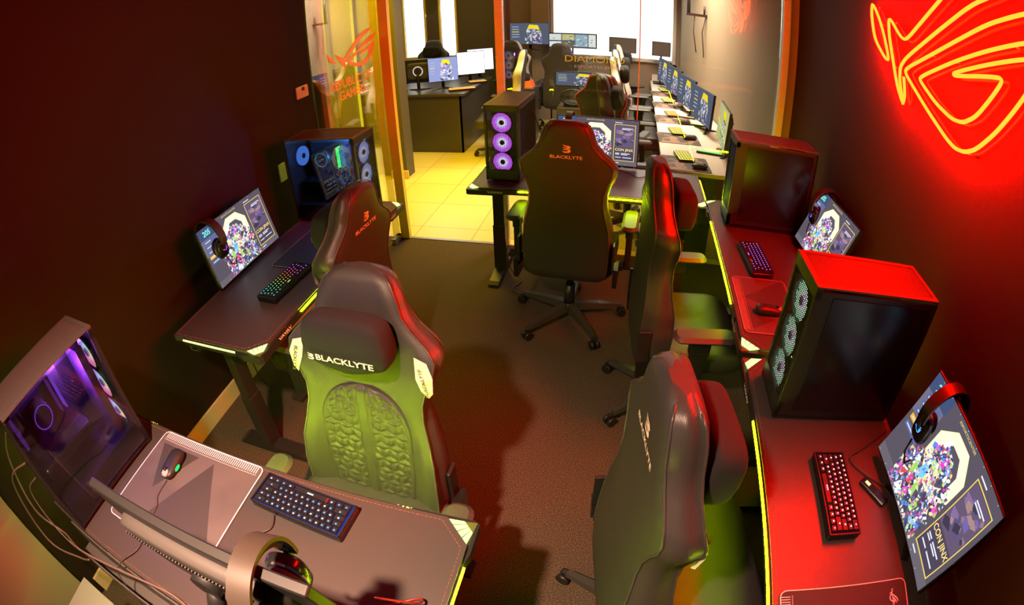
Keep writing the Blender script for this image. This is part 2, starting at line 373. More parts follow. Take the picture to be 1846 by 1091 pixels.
# upright yellow light tube and its holder on the hall wall
for i, (x, lab) in enumerate(((-2.80, 'tall yellow light tube seen through the open glass door'), (-3.12, 'second yellow light tube further left behind the glass door'))):
    t = thing('light_tube', (x, 4.90, 1.5), 0, lab, 'light')
    new(emat('yellow_tube_glow', (1, .72, .01), 1.6) if i == 0 else emat('dim_yellow_tube', (1, .72, .01), .35)).cyl((0, -.02, -1.2), (0, -.02, 1.15), .014 if i == 0 else .02).build('tube', t)
    new(steel_l).box((0, 0, 0), (.03, .02, 2.5)).build('tube_holder', t)

# ------------------------------------------------------------------ neon sign on the right wall
NP = {'a': ([(2.158, 2.097), (2.06, 2.001), (1.961, 1.849), (2.001, 1.849), (2.12, 1.921), (2.165, 2.029)], True),
 'b': ([(1.35, 2.285), (1.521, 2.172), (1.691, 2.051), (1.819, 1.956), (1.87, 1.963), (1.989, 2.045), (1.974, 1.944), (1.875, 1.764), (1.799, 1.694), (1.792, 1.736), (1.817, 1.804)], False),
 'c': ([(.86, 2.33), (1.076, 2.253), (1.204, 2.203), (1.351, 2.15), (1.567, 2.03), (1.81, 1.886), (1.857, 1.837), (1.848, 1.777), (1.799, 1.697)], False),
 'd': ([(.80, 2.225), (.969, 2.19), (1.093, 2.154), (1.255, 2.099), (1.453, 2.007), (1.619, 1.928), (1.81, 1.839), (1.798, 1.815), (1.618, 1.73), (1.455, 1.672), (1.382, 1.658), (1.32, 1.667), (1.258, 1.698), (1.167, 1.782), (1.076, 1.887), (1.0, 1.985), (.90, 2.13), (.80, 2.225)], False),
 'e': ([(.93, 2.115), (.974, 2.103), (1.095, 2.067), (1.252, 2.014), (1.447, 1.939), (1.686, 1.832), (1.676, 1.815), (1.553, 1.766), (1.431, 1.743), (1.357, 1.752), (1.286, 1.794), (1.208, 1.88), (1.159, 1.942), (1.182, 1.948), (1.44, 1.889), (1.452, 1.895), (1.391, 1.92), (1.249, 1.97), (1.093, 2.021), (.99, 2.05)], False)}
def smooth_path(p, close):
    for _ in range(2):       # corner cutting
        q = []; n = len(p)
        if not close: q.append(p[0])
        for i in range(n if close else n-1):
            a, b = p[i], p[(i+1) % n]
            q += [(a[0]*.8+b[0]*.2, a[1]*.8+b[1]*.2), (a[0]*.2+b[0]*.8, a[1]*.2+b[1]*.8)]
        if not close: q.append(p[-1])
        p = q
    return p
sign = thing('neon_sign', (XR, 1.5, 1.9), 0, 'large red neon eye logo glowing on the right wall', 'neon sign')
clr = mat('clear_acrylic', (.5, .08, .05), .2)
for k, (p, cl) in NP.items():
    sp = smooth_path(p, cl)
    new(neon_m).tube([(-.058, y-1.5, z-1.9) for y, z in sp], .0068, 8, cl).build('neon_tube', sign)
    new(clr).tube([(-.016, y-1.5, z-1.9) for y, z in sp], .006, 6, cl).build('tube_backing', sign)
for y, z in ((2.06, 2.0), (1.9, 1.83), (1.62, 1.93), (1.3, 1.67), (1.45, 1.94), (1.1, 2.06)): new(steel_l).cyl((0, y-1.5, z-1.9), (-.052, y-1.5, z-1.9), .004, n=8).build('standoff', sign)

# ------------------------------------------------------------------ small wall plates on the left wall
t = thing('thermostat', (XL, 2.78, 1.41), 0, 'pale wall controller with small dark display beside the glass door', 'thermostat')
new(mat('ivory_plastic', (.72, .56, .46), .4)).rbox((0, 0, 0), (.08, .135, .016), .01, T=Matrix.Rotation(PI/2, 4, 'Y')).build('housing', t)
new(inkdark).box((.009, .005, .02), (.002, .030, .024)).build('display', t)
t = thing('wall_socket_plate', (XL, 2.44, .975), 0, 'pale square blank plate on the left wall by the lit tower', 'wall plate')
new(mat('lilac_white_plastic', (.62, .58, .64), .4)).rbox((0, 0, 0), (.115, .075, .012), .008, T=Matrix.Rotation(PI/2, 4, 'Y')).build('plate', t)
new(mat('lilac_white_plastic')).rbox((.007, 0, 0), (.07, .05, .004), .004, T=Matrix.Rotation(PI/2, 4, 'Y')).build('insert', t)
# ceiling lamp that lights the near desk
t = thing('ceiling_spotlight', (-.62, -.25, 2.75), 0, 'round black ceiling spotlight above the near desk', 'spotlight')
new(steel_b).cyl((0, 0, 0), (0, 0, -.09), .075, n=24).build('housing', t)
new(emat('lamp_lens', (1, .75, .5), 6)).cyl((0, 0, -.09), (0, 0, -.095), .06, n=24).build('lens', t)
# ================================================================== gaming desk (user side is local -y)
DL, DW, DH, DT = 1.42, .53, .75, .03
def make_desk(variant=0):
    t = thing('gaming_desk', (0, 0, 0), 0)
    c = .07; a, b = DL/2, DW/2
    out = [(-a, b), (-a, -b+c), (-a+c, -b), (a-c, -b), (a, -b+c), (a, b)][::-1]
    m = new(desk_top).prism(out[::-1] if False else [(-a, b), (-a, -b+c), (-a+c, -b), (a-c, -b), (a, -b+c), (a, b)], DH-DT, DH)
    tp = m.build('tabletop', t)
    ins = .012; st = new(stitch); a2, b2, c2 = a-ins, b-ins, c
    P = [(-a2, b2), (-a2, -b2+c2), (-a2+c2, -b2), (a2-c2, -b2), (a2, -b2+c2), (a2, b2)]
    for i in range(6):
        p, q = Vector((*P[i], DH+.0006)), Vector((*P[(i+1) % 6], DH+.0006)); n = max(2, int((q-p).length/.012)); T = p
        for k in range(n):
            u, v = p.lerp(q, (k+.15)/n), p.lerp(q, (k+.85)/n); st.tube([u, v], .0009, 4)
    st.build('stitching', tp)
    # edge body: dark moulding that runs under the rim and points out at the two user corners
    e = new(steel_b)
    for s in (-1, 1):
        e.prism([(s*a, -b+c+.06), (s*(a+.012), -b+c+.02), (s*(a+.012), -b-.004), (s*(a-.004), -b-.012), (s*(a-c-.10), -b-.012), (s*(a-c-.12), -b), (s*(a-c), -b), (s*a, -b+c)][::s], DH-.045, DH-.012)
    e.box((0, -b-.003, DH-.022), (DL-.4, .006, .03)); e.box((-a-.003, .03, DH-.022), (.006, DW-.2, .03)); e.box((a+.003, .03, DH-.022), (.006, DW-.2, .03))
    e.build('edge_moulding', t)
    for s in (-1, 1):   # lit faceted corner pieces
        g = new(led_corner)
        p0, p1, p2 = (s*(a-.002), -b+c-.002), (s*(a-c+.002), -b+.002), (s*(a+.006), -b-.006)
        for k in range(4):
            f0, f1 = k/4+.015, (k+1)/4-.02
            q0 = [p1[i]+(p0[i]-p1[i])*f0 for i in (0, 1)]; q1 = [p1[i]+(p0[i]-p1[i])*f1 for i in (0, 1)]
            r0 = [q0[i]+(p2[i]-q0[i])*.55 for i in (0, 1)]; r1 = [q1[i]+(p2[i]-q1[i])*.55 for i in (0, 1)]
            g.add([(*q0, DH-.002), (*q1, DH-.002), (*r1, DH-.008), (*r0, DH-.008)], [(0, 1, 2, 3)[::s]])
        g.use(mat('olive_plastic', (.10, .13, .03), .3)).add([(p1[0], p1[1], DH-.010), (p0[0], p0[1], DH-.010), (p2[0], p2[1], DH-.011)], [(0, 1, 2)[::s]])
        g.build('corner_light', t)
    if variant == 1: new(led_front).box((.0, -b-.004, DH-.045), (1.10, .004, .010)).build('led_strip', t)
    else: new(led).box((.0, -b-.008, DH-.012), (.80, .005, .007)).build('led_strip', t)
    for s in (-1, 1):
        lm = (led, led_front, led_soft)[variant]
        new(lm).box((s*(a+.008), .03, DH-.012), (.005, .33, .008)).build('led_strip', t)
    for s in (-1, 1): tag(addtext(new(whiteln), 'VAVAV', frame((s*(a-.17), -b-.0126, DH-.024), (1, 0, 0), (0, 0, 1)), .02, bold=.03, wide=1.5).build('chevron_mark', t), 'white zigzag mark')
    for s in (-1, 1):
        l = new(steel_b).box((s*.60, .03, DH-.33), (.075, .05, .62)).box((s*.60, .03, .20), (.085, .06, .34))
        l.build('leg', t, bevel=.004)
        f = new(steel_b).loft([[(s*.6+x, y, z) for x, z in ((-.04, .004), (.04, .004), (.036, h), (-.036, h))] for y, h in ((-.20, .02), (-.17, .035), (.03, .05), (.20, .035), (.23, .02))], True)
        f.build('foot', t)
    new(steel_b).box((0, .06, DH-.075), (1.14, .06, .05)).build('crossbar', t)
    tr = new(mat('grey_cable_tray', (.10, .09, .08), .5))
    tr.box((0, b+.03, DH-.17), (DL-.2, .06, .006)).box((0, b+.06, DH-.13), (DL-.2, .006, .09)).box((0, b+.003, DH-.11), (DL-.2, .006, .13))
    tr.build('cable_tray', t)
    h = new(mat('pale_hook', (.6, .58, .4), .4)).tube([(a-.10+.0, -.02, DH-.04), (a-.10, -.02, DH-.12), (a-.09, -.06, DH-.135), (a-.08, -.085, DH-.12), (a-.08, -.08, DH-.08)], .004, 8)
    h.build('headset_hook', t)
    return t
DESKS = [((-.232, 3.068), 0, 'black gaming desk in front of the glass partition with yellow-green light strip'),
         ((-.985, .387), PI, 'nearest brown-lit gaming desk with its monitor turned away from us'),
         ((.752, 2.205), -PI/2, 'farther of the two gaming desks along the red wall'),
         ((.752, .735), -PI/2, 'nearer of the two gaming desks along the red wall, glowing red'),
         ((-1.528, 1.825), PI/2, 'dark gaming desk against the left wall with an angled lit monitor')]
d0 = make_desk(); d2 = make_desk(2); d1 = make_desk(1)
for i, (xy, rz, lab) in enumerate(DESKS):
    if i == 0: d = d0; d.location = (*xy, 0)
    elif i in (1, 4): d = d2 if i == 4 else d1; d.location = (*xy, 0); d.rotation_euler = (0, 0, rz)
    else: d = dup(d0, (*xy, 0), rz)
    tag(d, lab, 'desk', 'gaming desks')

# ================================================================== racing chair (faces local +y)
def back_sections():
    # z, half width, half thickness, bolster depth, lean offset
    return [(.385, .205, .030, .020), (.42, .243, .050, .055), (.50, .250, .052, .085), (.60, .250, .052, .092), (.70, .243, .050, .082), (.77, .226, .048, .060),
            (.84, .209, .048, .045), (.90, .208, .048, .042), (.96, .226, .048, .048), (1.01, .248, .048, .050), (1.05, .252, .046, .042), (1.08, .228, .045, .030), (1.12, .178, .045, .022), (1.16, .146, .046, .020),
            (1.21, .130, .046, .018), (1.25, .112, .044, .012), (1.272, .088, .036, .006), (1.282, .050, .022, .002)]
def lean(z): return -.155-(z-.385)*.085-(.02*max(0, z-1.0)/.28)
def lerp_sec(z):
    S = back_sections()
    for a, b in zip(S, S[1:]):
        if a[0] <= z <= b[0]:
            f = (z-a[0])/(b[0]-a[0]); return [a[i]+(b[i]-a[i])*f for i in range(4)]
    return list(S[-1] if z > S[-1][0] else S[0])
def front_y(x, z):
    _, w_, t_, bo = lerp_sec(z); q = min(1, abs(x)/w_)
    return lean(z)+t_*(1-q**6*.6)+bo*(max(0, q-.45)/.55)**1.6*(1-max(0, q-.86)*1.5)
def ring(z, w_, t_, bo):
    pts = []; nb, ns, nf = 14, 6, 20; y0 = lean(z)
    for i in range(nb+1):          # back, left to right (x from -w to w)
        q = -1+2*i/nb; pts.append((q*(w_-.022), y0-t_+.012*q**4, z))
    for i in range(1, ns):         # right side
        f = i/ns; x = w_-.022+.022*math.sin(PI*f); yb = y0-t_+.012; yf = front_y(w_*.955, z)
        pts.append((x, yb+(yf-yb)*f, z))
    for i in range(nf+1):
        q = 1-2*i/nf; x = q*w_*.955; pts.append((x, front_y(x, z), z))
    for i in range(1, ns):
        f = 1-i/ns; x = -(w_-.022+.022*math.sin(PI*f)); yb = y0-t_+.012; yf = front_y(w_*.955, z)
        pts.append((x, yb+(yf-yb)*f, z))
    return pts, nb, ns, nf
def strip_from(rings, i0, i1, smooth=True):
    n = len(rings[0]); idx = [(i % n) for i in range(i0, i1+1)]
    return [[r[i] for i in idx] for r in rings]
def make_chair(side_m, back_m, front_m, accent=None, brand=True, detail=True):
    t = thing('gaming_chair', (0, 0, 0), 0)
    zs = []; S = back_sections()
    for a, b in zip(S, S[1:]):
        k = max(1, int((b[0]-a[0])/.022))
        zs += [a[0]+(b[0]-a[0])*i/k for i in range(k)]
    zs.append(S[-1][0])
    RR = [];
    for z in zs:
        _, w_, t_, bo = lerp_sec(z); r, nb, ns, nf = ring(z, w_, t_, bo); RR.append(r)
    n = len(RR[0])
    back = new(back_m).loft(strip_from(RR, 0, nb), False, False, True)
    back.add(RR[-1], [tuple(range(n))]).add(RR[0], [tuple(reversed(range(n)))])
    bk = back.build('back_shell', t)
    new(front_m).loft(strip_from(RR, nb+ns, nb+ns+nf), False, False, True).build('backrest_cushion', t)
    for s0, s1 in ((nb, nb+ns), (nb+ns+nf, nb+2*ns+nf)):
        o = new(side_m).loft(strip_from(RR, s0, s1), False, False, True)
        o.build('side_panel', t)
    pp = new(accent or mat('black_piping', (.05, .045, .04), .35))     # piping along both seams
    for k in (nb, 0, nb+ns, nb+ns+nf): pp.tube([r[k % n] for r in RR[1:-1]], .0035 if not accent else .005, 6)
    pp.build('piping', t)
    # quilted lumbar panel
    q = new(front_m); GX, GZ = (64, 110) if detail else (10, 14); vs = []; fs = []
    def arch(u, z):   # half width of the panel at height z
        z0, z1 = .47, .93; f = (z-z0)/(z1-z0); return .160*min(1, max(.0, (1-max(0, (f-.60)/.40)**2.4)))**.5*(.90+.10*min(1, f/.3))
    for j in range(GZ+1):
        z = .47+.46*j/GZ
        for i in range(GX+1):
            u = -1+2*i/GX; x = u*arch(u, z); y = front_y(x, z)
            edge = min(1-abs(u), (z-.47)/.1, (.93-z)/.06+0); rise = .016*min(1, max(0, edge)*3.2)**.5 if edge > 0 else -.002
            if detail:
                def groove(v): v = abs(v-round(v)); return max(0, 1-v/.10)
                X, Z = x/.050, z/.052; best = []
                for rr in range(int(Z)-1, int(Z)+3):
                    for cc in range(int(X)-3, int(X)+4):
                        hx_ = cc+(.5 if rr % 2 else 0); dx_, dz_ = X-hx_, Z-rr; best.append((dx_*dx_+dz_*dz_*1.0, dx_, dz_))
                best.sort(); d1, d2 = best[0][0]**.5, best[1][0]**.5
                g = max(0, 1-(d2-d1)/.20); dx_, dz_ = best[0][1], best[0][2]
                for an in (90, 210, 330):
                    ax, az = math.cos(R(an)), math.sin(R(an)); al = dx_*ax+dz_*az; pe = abs(-dx_*az+dz_*ax)
                    if al > -.02: g = max(g, (1-pe/.12))
                if abs(x) < .018: g = 0
                if abs(abs(x)-.020) < .004: g = 1
                rise -= .0060*max(0, g)**.8*(1 if edge > .12 else 0)
            vs.append((x, y+rise, z))
    for j in range(GZ):
        for i in range(GX): k = j*(GX+1)+i; fs.append((k, k+GX+1, k+GX+2, k+1))
    q.add(vs, fs, True); q.build('lumbar_panel', t)
    # head pillow
    zp, yp = 1.105, front_y(0, 1.10)+.052
    def wavy(x, y, z):
        if z < 0: z *= 1+.14*math.cos(x*28)
        return x*(1-.10*max(0, z)/.1), y*(1-.25*(abs(z)/.1)**2)+.0, z
    pl = new(velvet).superell((0, yp, zp), (.275, .105, .175), .42, 36, 20, wavy).build('head_pillow', t)
    Tb = lambda x, z, y: frame((x, y, z), (-1, 0, 0), (0, 0, 1))
    def mark(b, T, h):      # three stacked slanted bars
        for P in ([(-.35, .5), (-.02, .36), (.32, .36), (.5, .22), (.5, .12), (.34, .02), (-.08, .02), (-.42, .14), (.08, .14), (.16, .19), (.08, .24), (-.15, .24)], [(-.42, -.13), (-.10, -.03), (.36, -.03), (.5, -.13), (.5, -.32), (.32, -.46), (-.2, -.46), (-.42, -.30), (.14, -.30), (.22, -.22), (.14, -.14)]):
            ar = sum(P[k][0]*P[(k+1) % len(P)][1]-P[(k+1) % len(P)][0]*P[k][1] for k in range(len(P)))
            if ar < 0: P = P[::-1]
            b.add([(x*h, y*h, 0) for x, y in P], [tuple(range(len(P)))], False, T)
    if brand:
        b = new(mat('cream_print', (.85, .80, .74), .5)); T = Tb(.0, zp-.030, yp+.0595)
        addtext(b, 'BLACKLYTE', T @ Matrix.Translation((.018, 0, 0)), .027, bold=.02, wide=1.30); mark(b, T @ Matrix.Translation((-.092, 0, 0)), .024)
        b.build('pillow_lettering', pl)
        b = new(mat('salmon_print', (.90, .70, .62), .5))
        yb = lambda z: lean(z)-lerp_sec(z)[2]-.0015
        up = (0, yb(1.19)-yb(1.10), .09)
        T = frame((0, yb(1.10), 1.10), (1, 0, 0), up); addtext(b, 'BLACKLYTE', T, .0235, bold=.02, wide=1.30)
        T = frame((0, yb(1.145), 1.145), (1, 0, 0), up); mark(b, T, .046)
        b.build('back_lettering', bk)
        for s in (-1, 1):       # pale badges on the shoulders
            g = new(badge); P = [(.183, 1.062), (.222, 1.052), (.240, 1.01), (.236, .955), (.222, .935), (.205, .965), (.190, 1.00)]
            c0 = [(s*x, front_y(x, z)+.004, z) for x, z in P]; m0 = (s*.213, front_y(.213, .995)+.006, .995)
            vs = [m0]+c0; g.add(vs, [((0, i+1, (i+1) % len(P)+1) if s < 0 else (0, (i+1) % len(P)+1, i+1)) for i in range(len(P))]); bo = g.build('shoulder_badge', t)
            d = Vector((s*.226, front_y(.226, .95), .95))-Vector((s*.20, front_y(.20, 1.05), 1.05))
            if s > 0: xd = d
            else: xd = -d
            tv = new(inkdark); nrm = Vector((-s*.25, 1, .1)); yd = nrm.cross(xd)
            T = frame(Vector((s*.215, front_y(.215, .995)+.0075, .995)), xd, yd); addtext(tv, 'BLACKLYTE', T, .0145, bold=.02, wide=1.25); tv.build('badge_lettering', bo)
    # seat
    def seat(x, y, z):
        q = abs(x)/.26
        return x, y, z+.045*max(0, q-.5)**1.2*(1 if z > 0 else .2)-(.02*max(0, y-.15)/.1 if z > 0 else 0)
    new(front_m).superell((0, .06, .445), (.52, .50, .11), .33, 40, 14, seat).build('seat_cushion', t)
    new(steel_b).box((0, .03, .375), (.30, .30, .03)).build('seat_plate', t)
    for s in (-1, 1):       # recline joints
        new(plastic_g).loft([[(s*(.262+dx), y, z) for y, z in ((-.20, .375), (-.03, .375), (.03, .41), (.0, .44), (-.13, .50), (-.205, .49))] for dx in (0, .025)], True).build('recline_cover', t)
        new(plastic).rbox((s*.256, lean(.56)-.01, .555), (.012, .055, .15), .004).build('side_bracket', t)
        # armrests
        new(plastic).box((s*.31, .04, .39), (.14, .06, .02)).build('arm_bracket', t)
        new(plastic).rbox((s*.325, .04, .50), (.035, .075, .22), .01).rbox((s*.325, .04, .615), (.045, .09, .07), .012).build('arm_post', t)
        new(mat('matte_arm_pad', (.05, .046, .040), .5)).rbox((s*.325, .055, .668), (.095, .27, .032), .040, 6).build('arm_pad', t)
    new(plastic).cyl((.20, .0, .375), (.30, .02, .37), .006, n=8).build('tilt_lever', t)
    new(steel_b).cyl((0, 0, .10), (0, 0, .25), .033).cyl((0, 0, .25), (0, 0, .365), .022).build('gas_lift', t)
    hb = new(steel_b).cyl((0, 0, .075), (0, 0, .125), .05, .042, 20)
    hb.build('base_hub', t)
    for k in range(5):
        an = PI/2+k*2*PI/5; T = Matrix.Rotation(an, 4, 'Z')
        sp = new(mat('satin_base_metal', (.10, .095, .09), .25, metal=.6)).loft([[(x, y, z) for y, z in ((-w_, zb), (w_, zb), (w_*.7, zt), (-w_*.7, zt))] for x, w_, zb, zt in ((.03, .032, .075, .122), (.18, .025, .072, .108), (.325, .016, .068, .088))], True, T=T)
        sp.build('base_spoke', t)
        cs = new(plastic)
        for sy in (-.016, .016): cs.cyl((.335, sy-.008, .027), (.335, sy+.008, .027), .027, n=18, T=T)
        cs.box((.333, 0, .052), (.03, .016, .03), T).cyl((.325, 0, .05), (.325, 0, .075), .006, n=8, T=T)
        cs.build('caster', t)
    return t
ch = make_chair(carbon, leather, leather)
BACK = ('back_shell', 'backrest_cushion', 'side_panel', 'piping', 'lumbar_panel', 'head_pillow', 'shoulder_badge')
def recline(t, a):       # swing the backrest about its hinge
    P0 = Vector((0, -.155, .42)); Rm = Matrix.Rotation(a, 4, 'X')
    for o in t.children:
        if o.name.split('.')[0] in BACK: o.rotation_euler = (a, 0, 0); o.location = P0-(Rm @ P0)
CH = [((-.286, 2.617), -2.8, -.045, 1, 'black gaming chair seen square from behind at the desk by the glass'),
      ((-.70, .745), 178, .09, .95, 'gaming chair facing us, its quilted front lit green by the near desk'),
      ((.285, 1.985), -84, -.10, .98, 'side-on gaming chair with both armrests showing at the farther red-lit desk'),
      ((.255, .75), -79, -.15, .97, 'largest gaming chair at lower right, seen from above and behind its shoulder'),
      ((-1.235, 1.635), 87, -.02, .95, 'gaming chair with red-lit back at the left wall desk')]
for i, (xy, rz, tl, sc_, lab) in enumerate(CH):
    o = ch if i == 0 else dup(ch)
    o.location = (*xy, 0); o.rotation_euler = (0, 0, R(rz)); o.scale = (1, 1, sc_); recline(o, tl); tag(o, lab, 'chair', 'black gaming chairs of the near room')
    if i == 1:       # its armrests are set low, under the desk
        for q in o.children:
            if q.name.split('.')[0] in ('arm_pad', 'arm_post'): q.location.z -= .07

# ================================================================== computer towers (front is local -y, glass side local -x)
TW, TD, TT = .212, .46, .48
def make_tower(fan_m, glow=None, inside=True, glow2=None):
    t = thing('computer_tower', (0, 0, 0), 0); a, b = TW/2, TD/2; z0 = .012; th = .004
    c = new(steel_b)
    c.box((0, 0, z0+.004), (TW, TD, .008)).box((0, b-.004, TT/2), (TW, .008, TT-z0))
    c.box((a-.003, .008, TT/2), (.006, TD-.018, TT-z0-.004))
    for x in (-a+.007, a-.007): c.box((x, -b+.010, TT/2), (.014, .020, TT-z0))
    c.box((0, -b+.01, TT-.018), (TW, .020, .036)).box((0, -b+.01, .045), (TW, .020, .066))
    cb = c.build('case_body', t, bevel=.0015)
    new(plastic_g).box((a+.0008, .016, TT/2+.01), (.003, TD-.085, TT-.07)).build('side_panel', t)
    # perforated lid
    l = new(mat('lid_metal', (.085, .072, .068), .45)); e = .018
    l.box((0, -b+e/2, TT+.003), (TW, e, .006)).box((0, b-e/2, TT+.003), (TW, e, .006)).box((-a+e/2, 0, TT+.003), (e, TD-2*e, .006)).box((a-e/2, 0, TT+.003), (e, TD-2*e, .006))
    l.build('lid_frame', t)
    l = new(mat('lid_metal')); n = 30
    for i in range(n): l.box((-a+e+(TW-2*e)*(i+.5)/n, 0, TT+.003), (.0034, TD-2*e, .003))
    n = 70
    for i in range(n): l.box((0, -b+e+(TD-2*e)*(i+.5)/n, TT+.0028), (TW-2*e, .0034, .0024))
    l.box((0, 0, TT-.002), (TW-2*e, TD-2*e, .002)); l.build('top_mesh', t)
    # front mesh
    g = new(mat('front_grille', (.015, .014, .015), .5)); n = 22; gw = TW-.028; gz0, gz1 = .078, TT-.036
    for i in range(n+1): g.box((-gw/2+gw*i/n, -b+.004, (gz0+gz1)/2), (.0016, .002, gz1-gz0))
    n = 46
    for i in range(n+1): g.box((0, -b+.0042, gz0+(gz1-gz0)*i/n), (gw, .002, .0016))
    g.build('front_mesh', t)
    fans = []
    for z in (.375, .25, .125):
        f = new(fan_m); r0, r1 = .016, .061
        for k in range(9):
            a0 = 2*PI*k/9; vs = []; m_ = 5
            for i in range(m_+1):
                r = r0+(r1-r0)*i/m_; sw = .35*i/m_
                vs += [(r*math.cos(a0+sw), -.003, r*math.sin(a0+sw)), (r*math.cos(a0+sw+.60), .003, r*math.sin(a0+sw+.60))]
            f.add(vs, [(2*i, 2*i+1, 2*i+3, 2*i+2) for i in range(m_)], True)
        f.cyl((0, -.004, 0), (0, .010, 0), .016, n=20)
        f.add([(.0612*math.cos(2*PI*k/28), .005, .0612*math.sin(2*PI*k/28)) for k in range(28)], [tuple(range(28))])
        fo = f.build('fan', t, loc=(0, -b+.014, z))
        h = new(plastic); rg = [[(rr*math.cos(2*PI*k/32), yy, rr*math.sin(2*PI*k/32)) for k in range(32)] for rr, yy in ((.0615, -.008), (.0640, -.008), (.064, .014), (.0615, .014))]
        h.loft(rg+[rg[0]], False, smooth=True); h.cyl((0, -.006, 0), (0, -.004, 0), .0135, n=18); h.build('fan_frame', fo); fans.append(fo)
    new(smoked).box((-a-.001, .008, TT/2+.004), (.003, TD-.022, TT-.03)).build('glass_panel', t)
    if inside:
        new(mat('mainboard_green', (.02, .02, .025), .4)).box((a-.03, .05, .29), (.006, .27, .28)).build('mainboard', t)
        new(plastic).box((0, 0, .055), (TW-.02, TD-.04, .085)).build('power_shroud', t)
        gp = new(plastic_g).rbox((0, .06, .20), (.10, .27, .045), .01); gp.build('graphics_card', t)
        if glow:
            new(glow[0]).box((-.045, -.02, .200), (.005, .07, .008)).build('card_light', t)
            ck = new(plastic).cyl((a-.03, .07, .33), (a-.10, .07, .33), .045, n=24); co = ck.build('cpu_cooler', t)
            new(glow[1]).tube([(a-.105, .07+.040*math.cos(2*PI*k/24), .33+.040*math.sin(2*PI*k/24)) for k in range(24)], .0022, 6, True).build('cooler_ring', co)
            for k in range(2): new(glow[1] if k else glow[2]).box((a-.055, -.02-.022*k, .33), (.04, .005, .12)).build('memory_stick', t)
            rf = new(glow[3]).cyl((0, b-.03, .36), (0, b-.04, .36), .056, n=28); ro = rf.build('rear_fan', t)
            new(plastic).cyl((-.0, b-.041, .36), (0, b-.043, .36), .016).build('fan_hub', ro)
            lp = bpy.data.lights.new('case_glow', 'POINT'); lp.energy = glow[4]; lp.color = glow[5]; lp.shadow_soft_size = .03
            lo = bpy.data.objects.new('case_glow', lp); C.collection.objects.link(lo); lo.parent = t; lo.location = (-.03, -.10, .38)
            new(mat('radiator_fins', (.20, .14, .25), .35, metal=.6)).box((0, -b+.065, .25), (.12, .03, .37)).build('radiator', t)
    for x in (-.07, .07):
        for y in (-.17, .17): new(plastic).cyl((x, y, 0), (x, y, .014), .014, n=12).build('rubber_foot', t)
    return t
purple = fanmat('purple_fan_light', (.55, .50, 1.0), (.62, .12, .95), (.20, .03, .30), 1.35)
white_fan = fanmat('rainbow_fan_light', (.9, 1, .85), (.55, .95, .62), (.7, .03, .75), 2.2, False)
ltfan = fanmat('blue_fan_light', (.6, .7, 1.0), (.38, .42, .95), (.05, .06, .3), 1.2)
rainf = fanmat('bright_rainbow_fan_light', (1, .9, 1), (1, .45, .95), (.25, .05, .4), 1.6, True)
G_blue = emat('blue_glow', (.10, .22, 1), 2.6); G_green = emat('green_glow', (.05, 1, .15), 2.2); G_cyan = emat('cyan_glow', (.05, .75, 1), .5); G_fanb = fanmat('rear_fan_light', (.7, .8, 1), (.10, .30, 1), (.02, .02, .2), 1.5)
G_viol = emat('violet_glow', (.35, .08, 1), .9); G_dim = emat('dim_violet_glow', (.25, .04, .45), .5)
TOW = [(make_tower(purple, None, False), (-.742, 3.146), R(-2.3), 'tower with three purple glowing fans on the left end of the desk by the glass'),
       (make_tower(white_fan, None, False), (.766, 1.252), R(-90+1.5), 'large dark tower at centre right with red-lit lid and green-white fans facing left'),
       (make_tower(purple, None, False), (.782, 2.647), R(-90), 'tower beneath the neon sign beside the hall glass, brown side panel and red lid'),
       (make_tower(ltfan, (G_blue, G_cyan, G_green, G_fanb, 9, (.1, .35, 1))), (-1.565, 2.330), R(90-2), 'tower with blue and green lit insides on the left wall desk'),
       (make_tower(rainf, (G_blue, G_viol, G_dim, G_dim, 7, (.45, .10, 1))), (-1.535, .355), R(180-1.8), 'near left tower with violet interior and mesh lid')]
for o, xy, rz, lab in TOW:
    o.location = (*xy, DH+.001); o.rotation_euler = (0, 0, rz); tag(o, lab, 'computer', 'gaming towers of the near room')
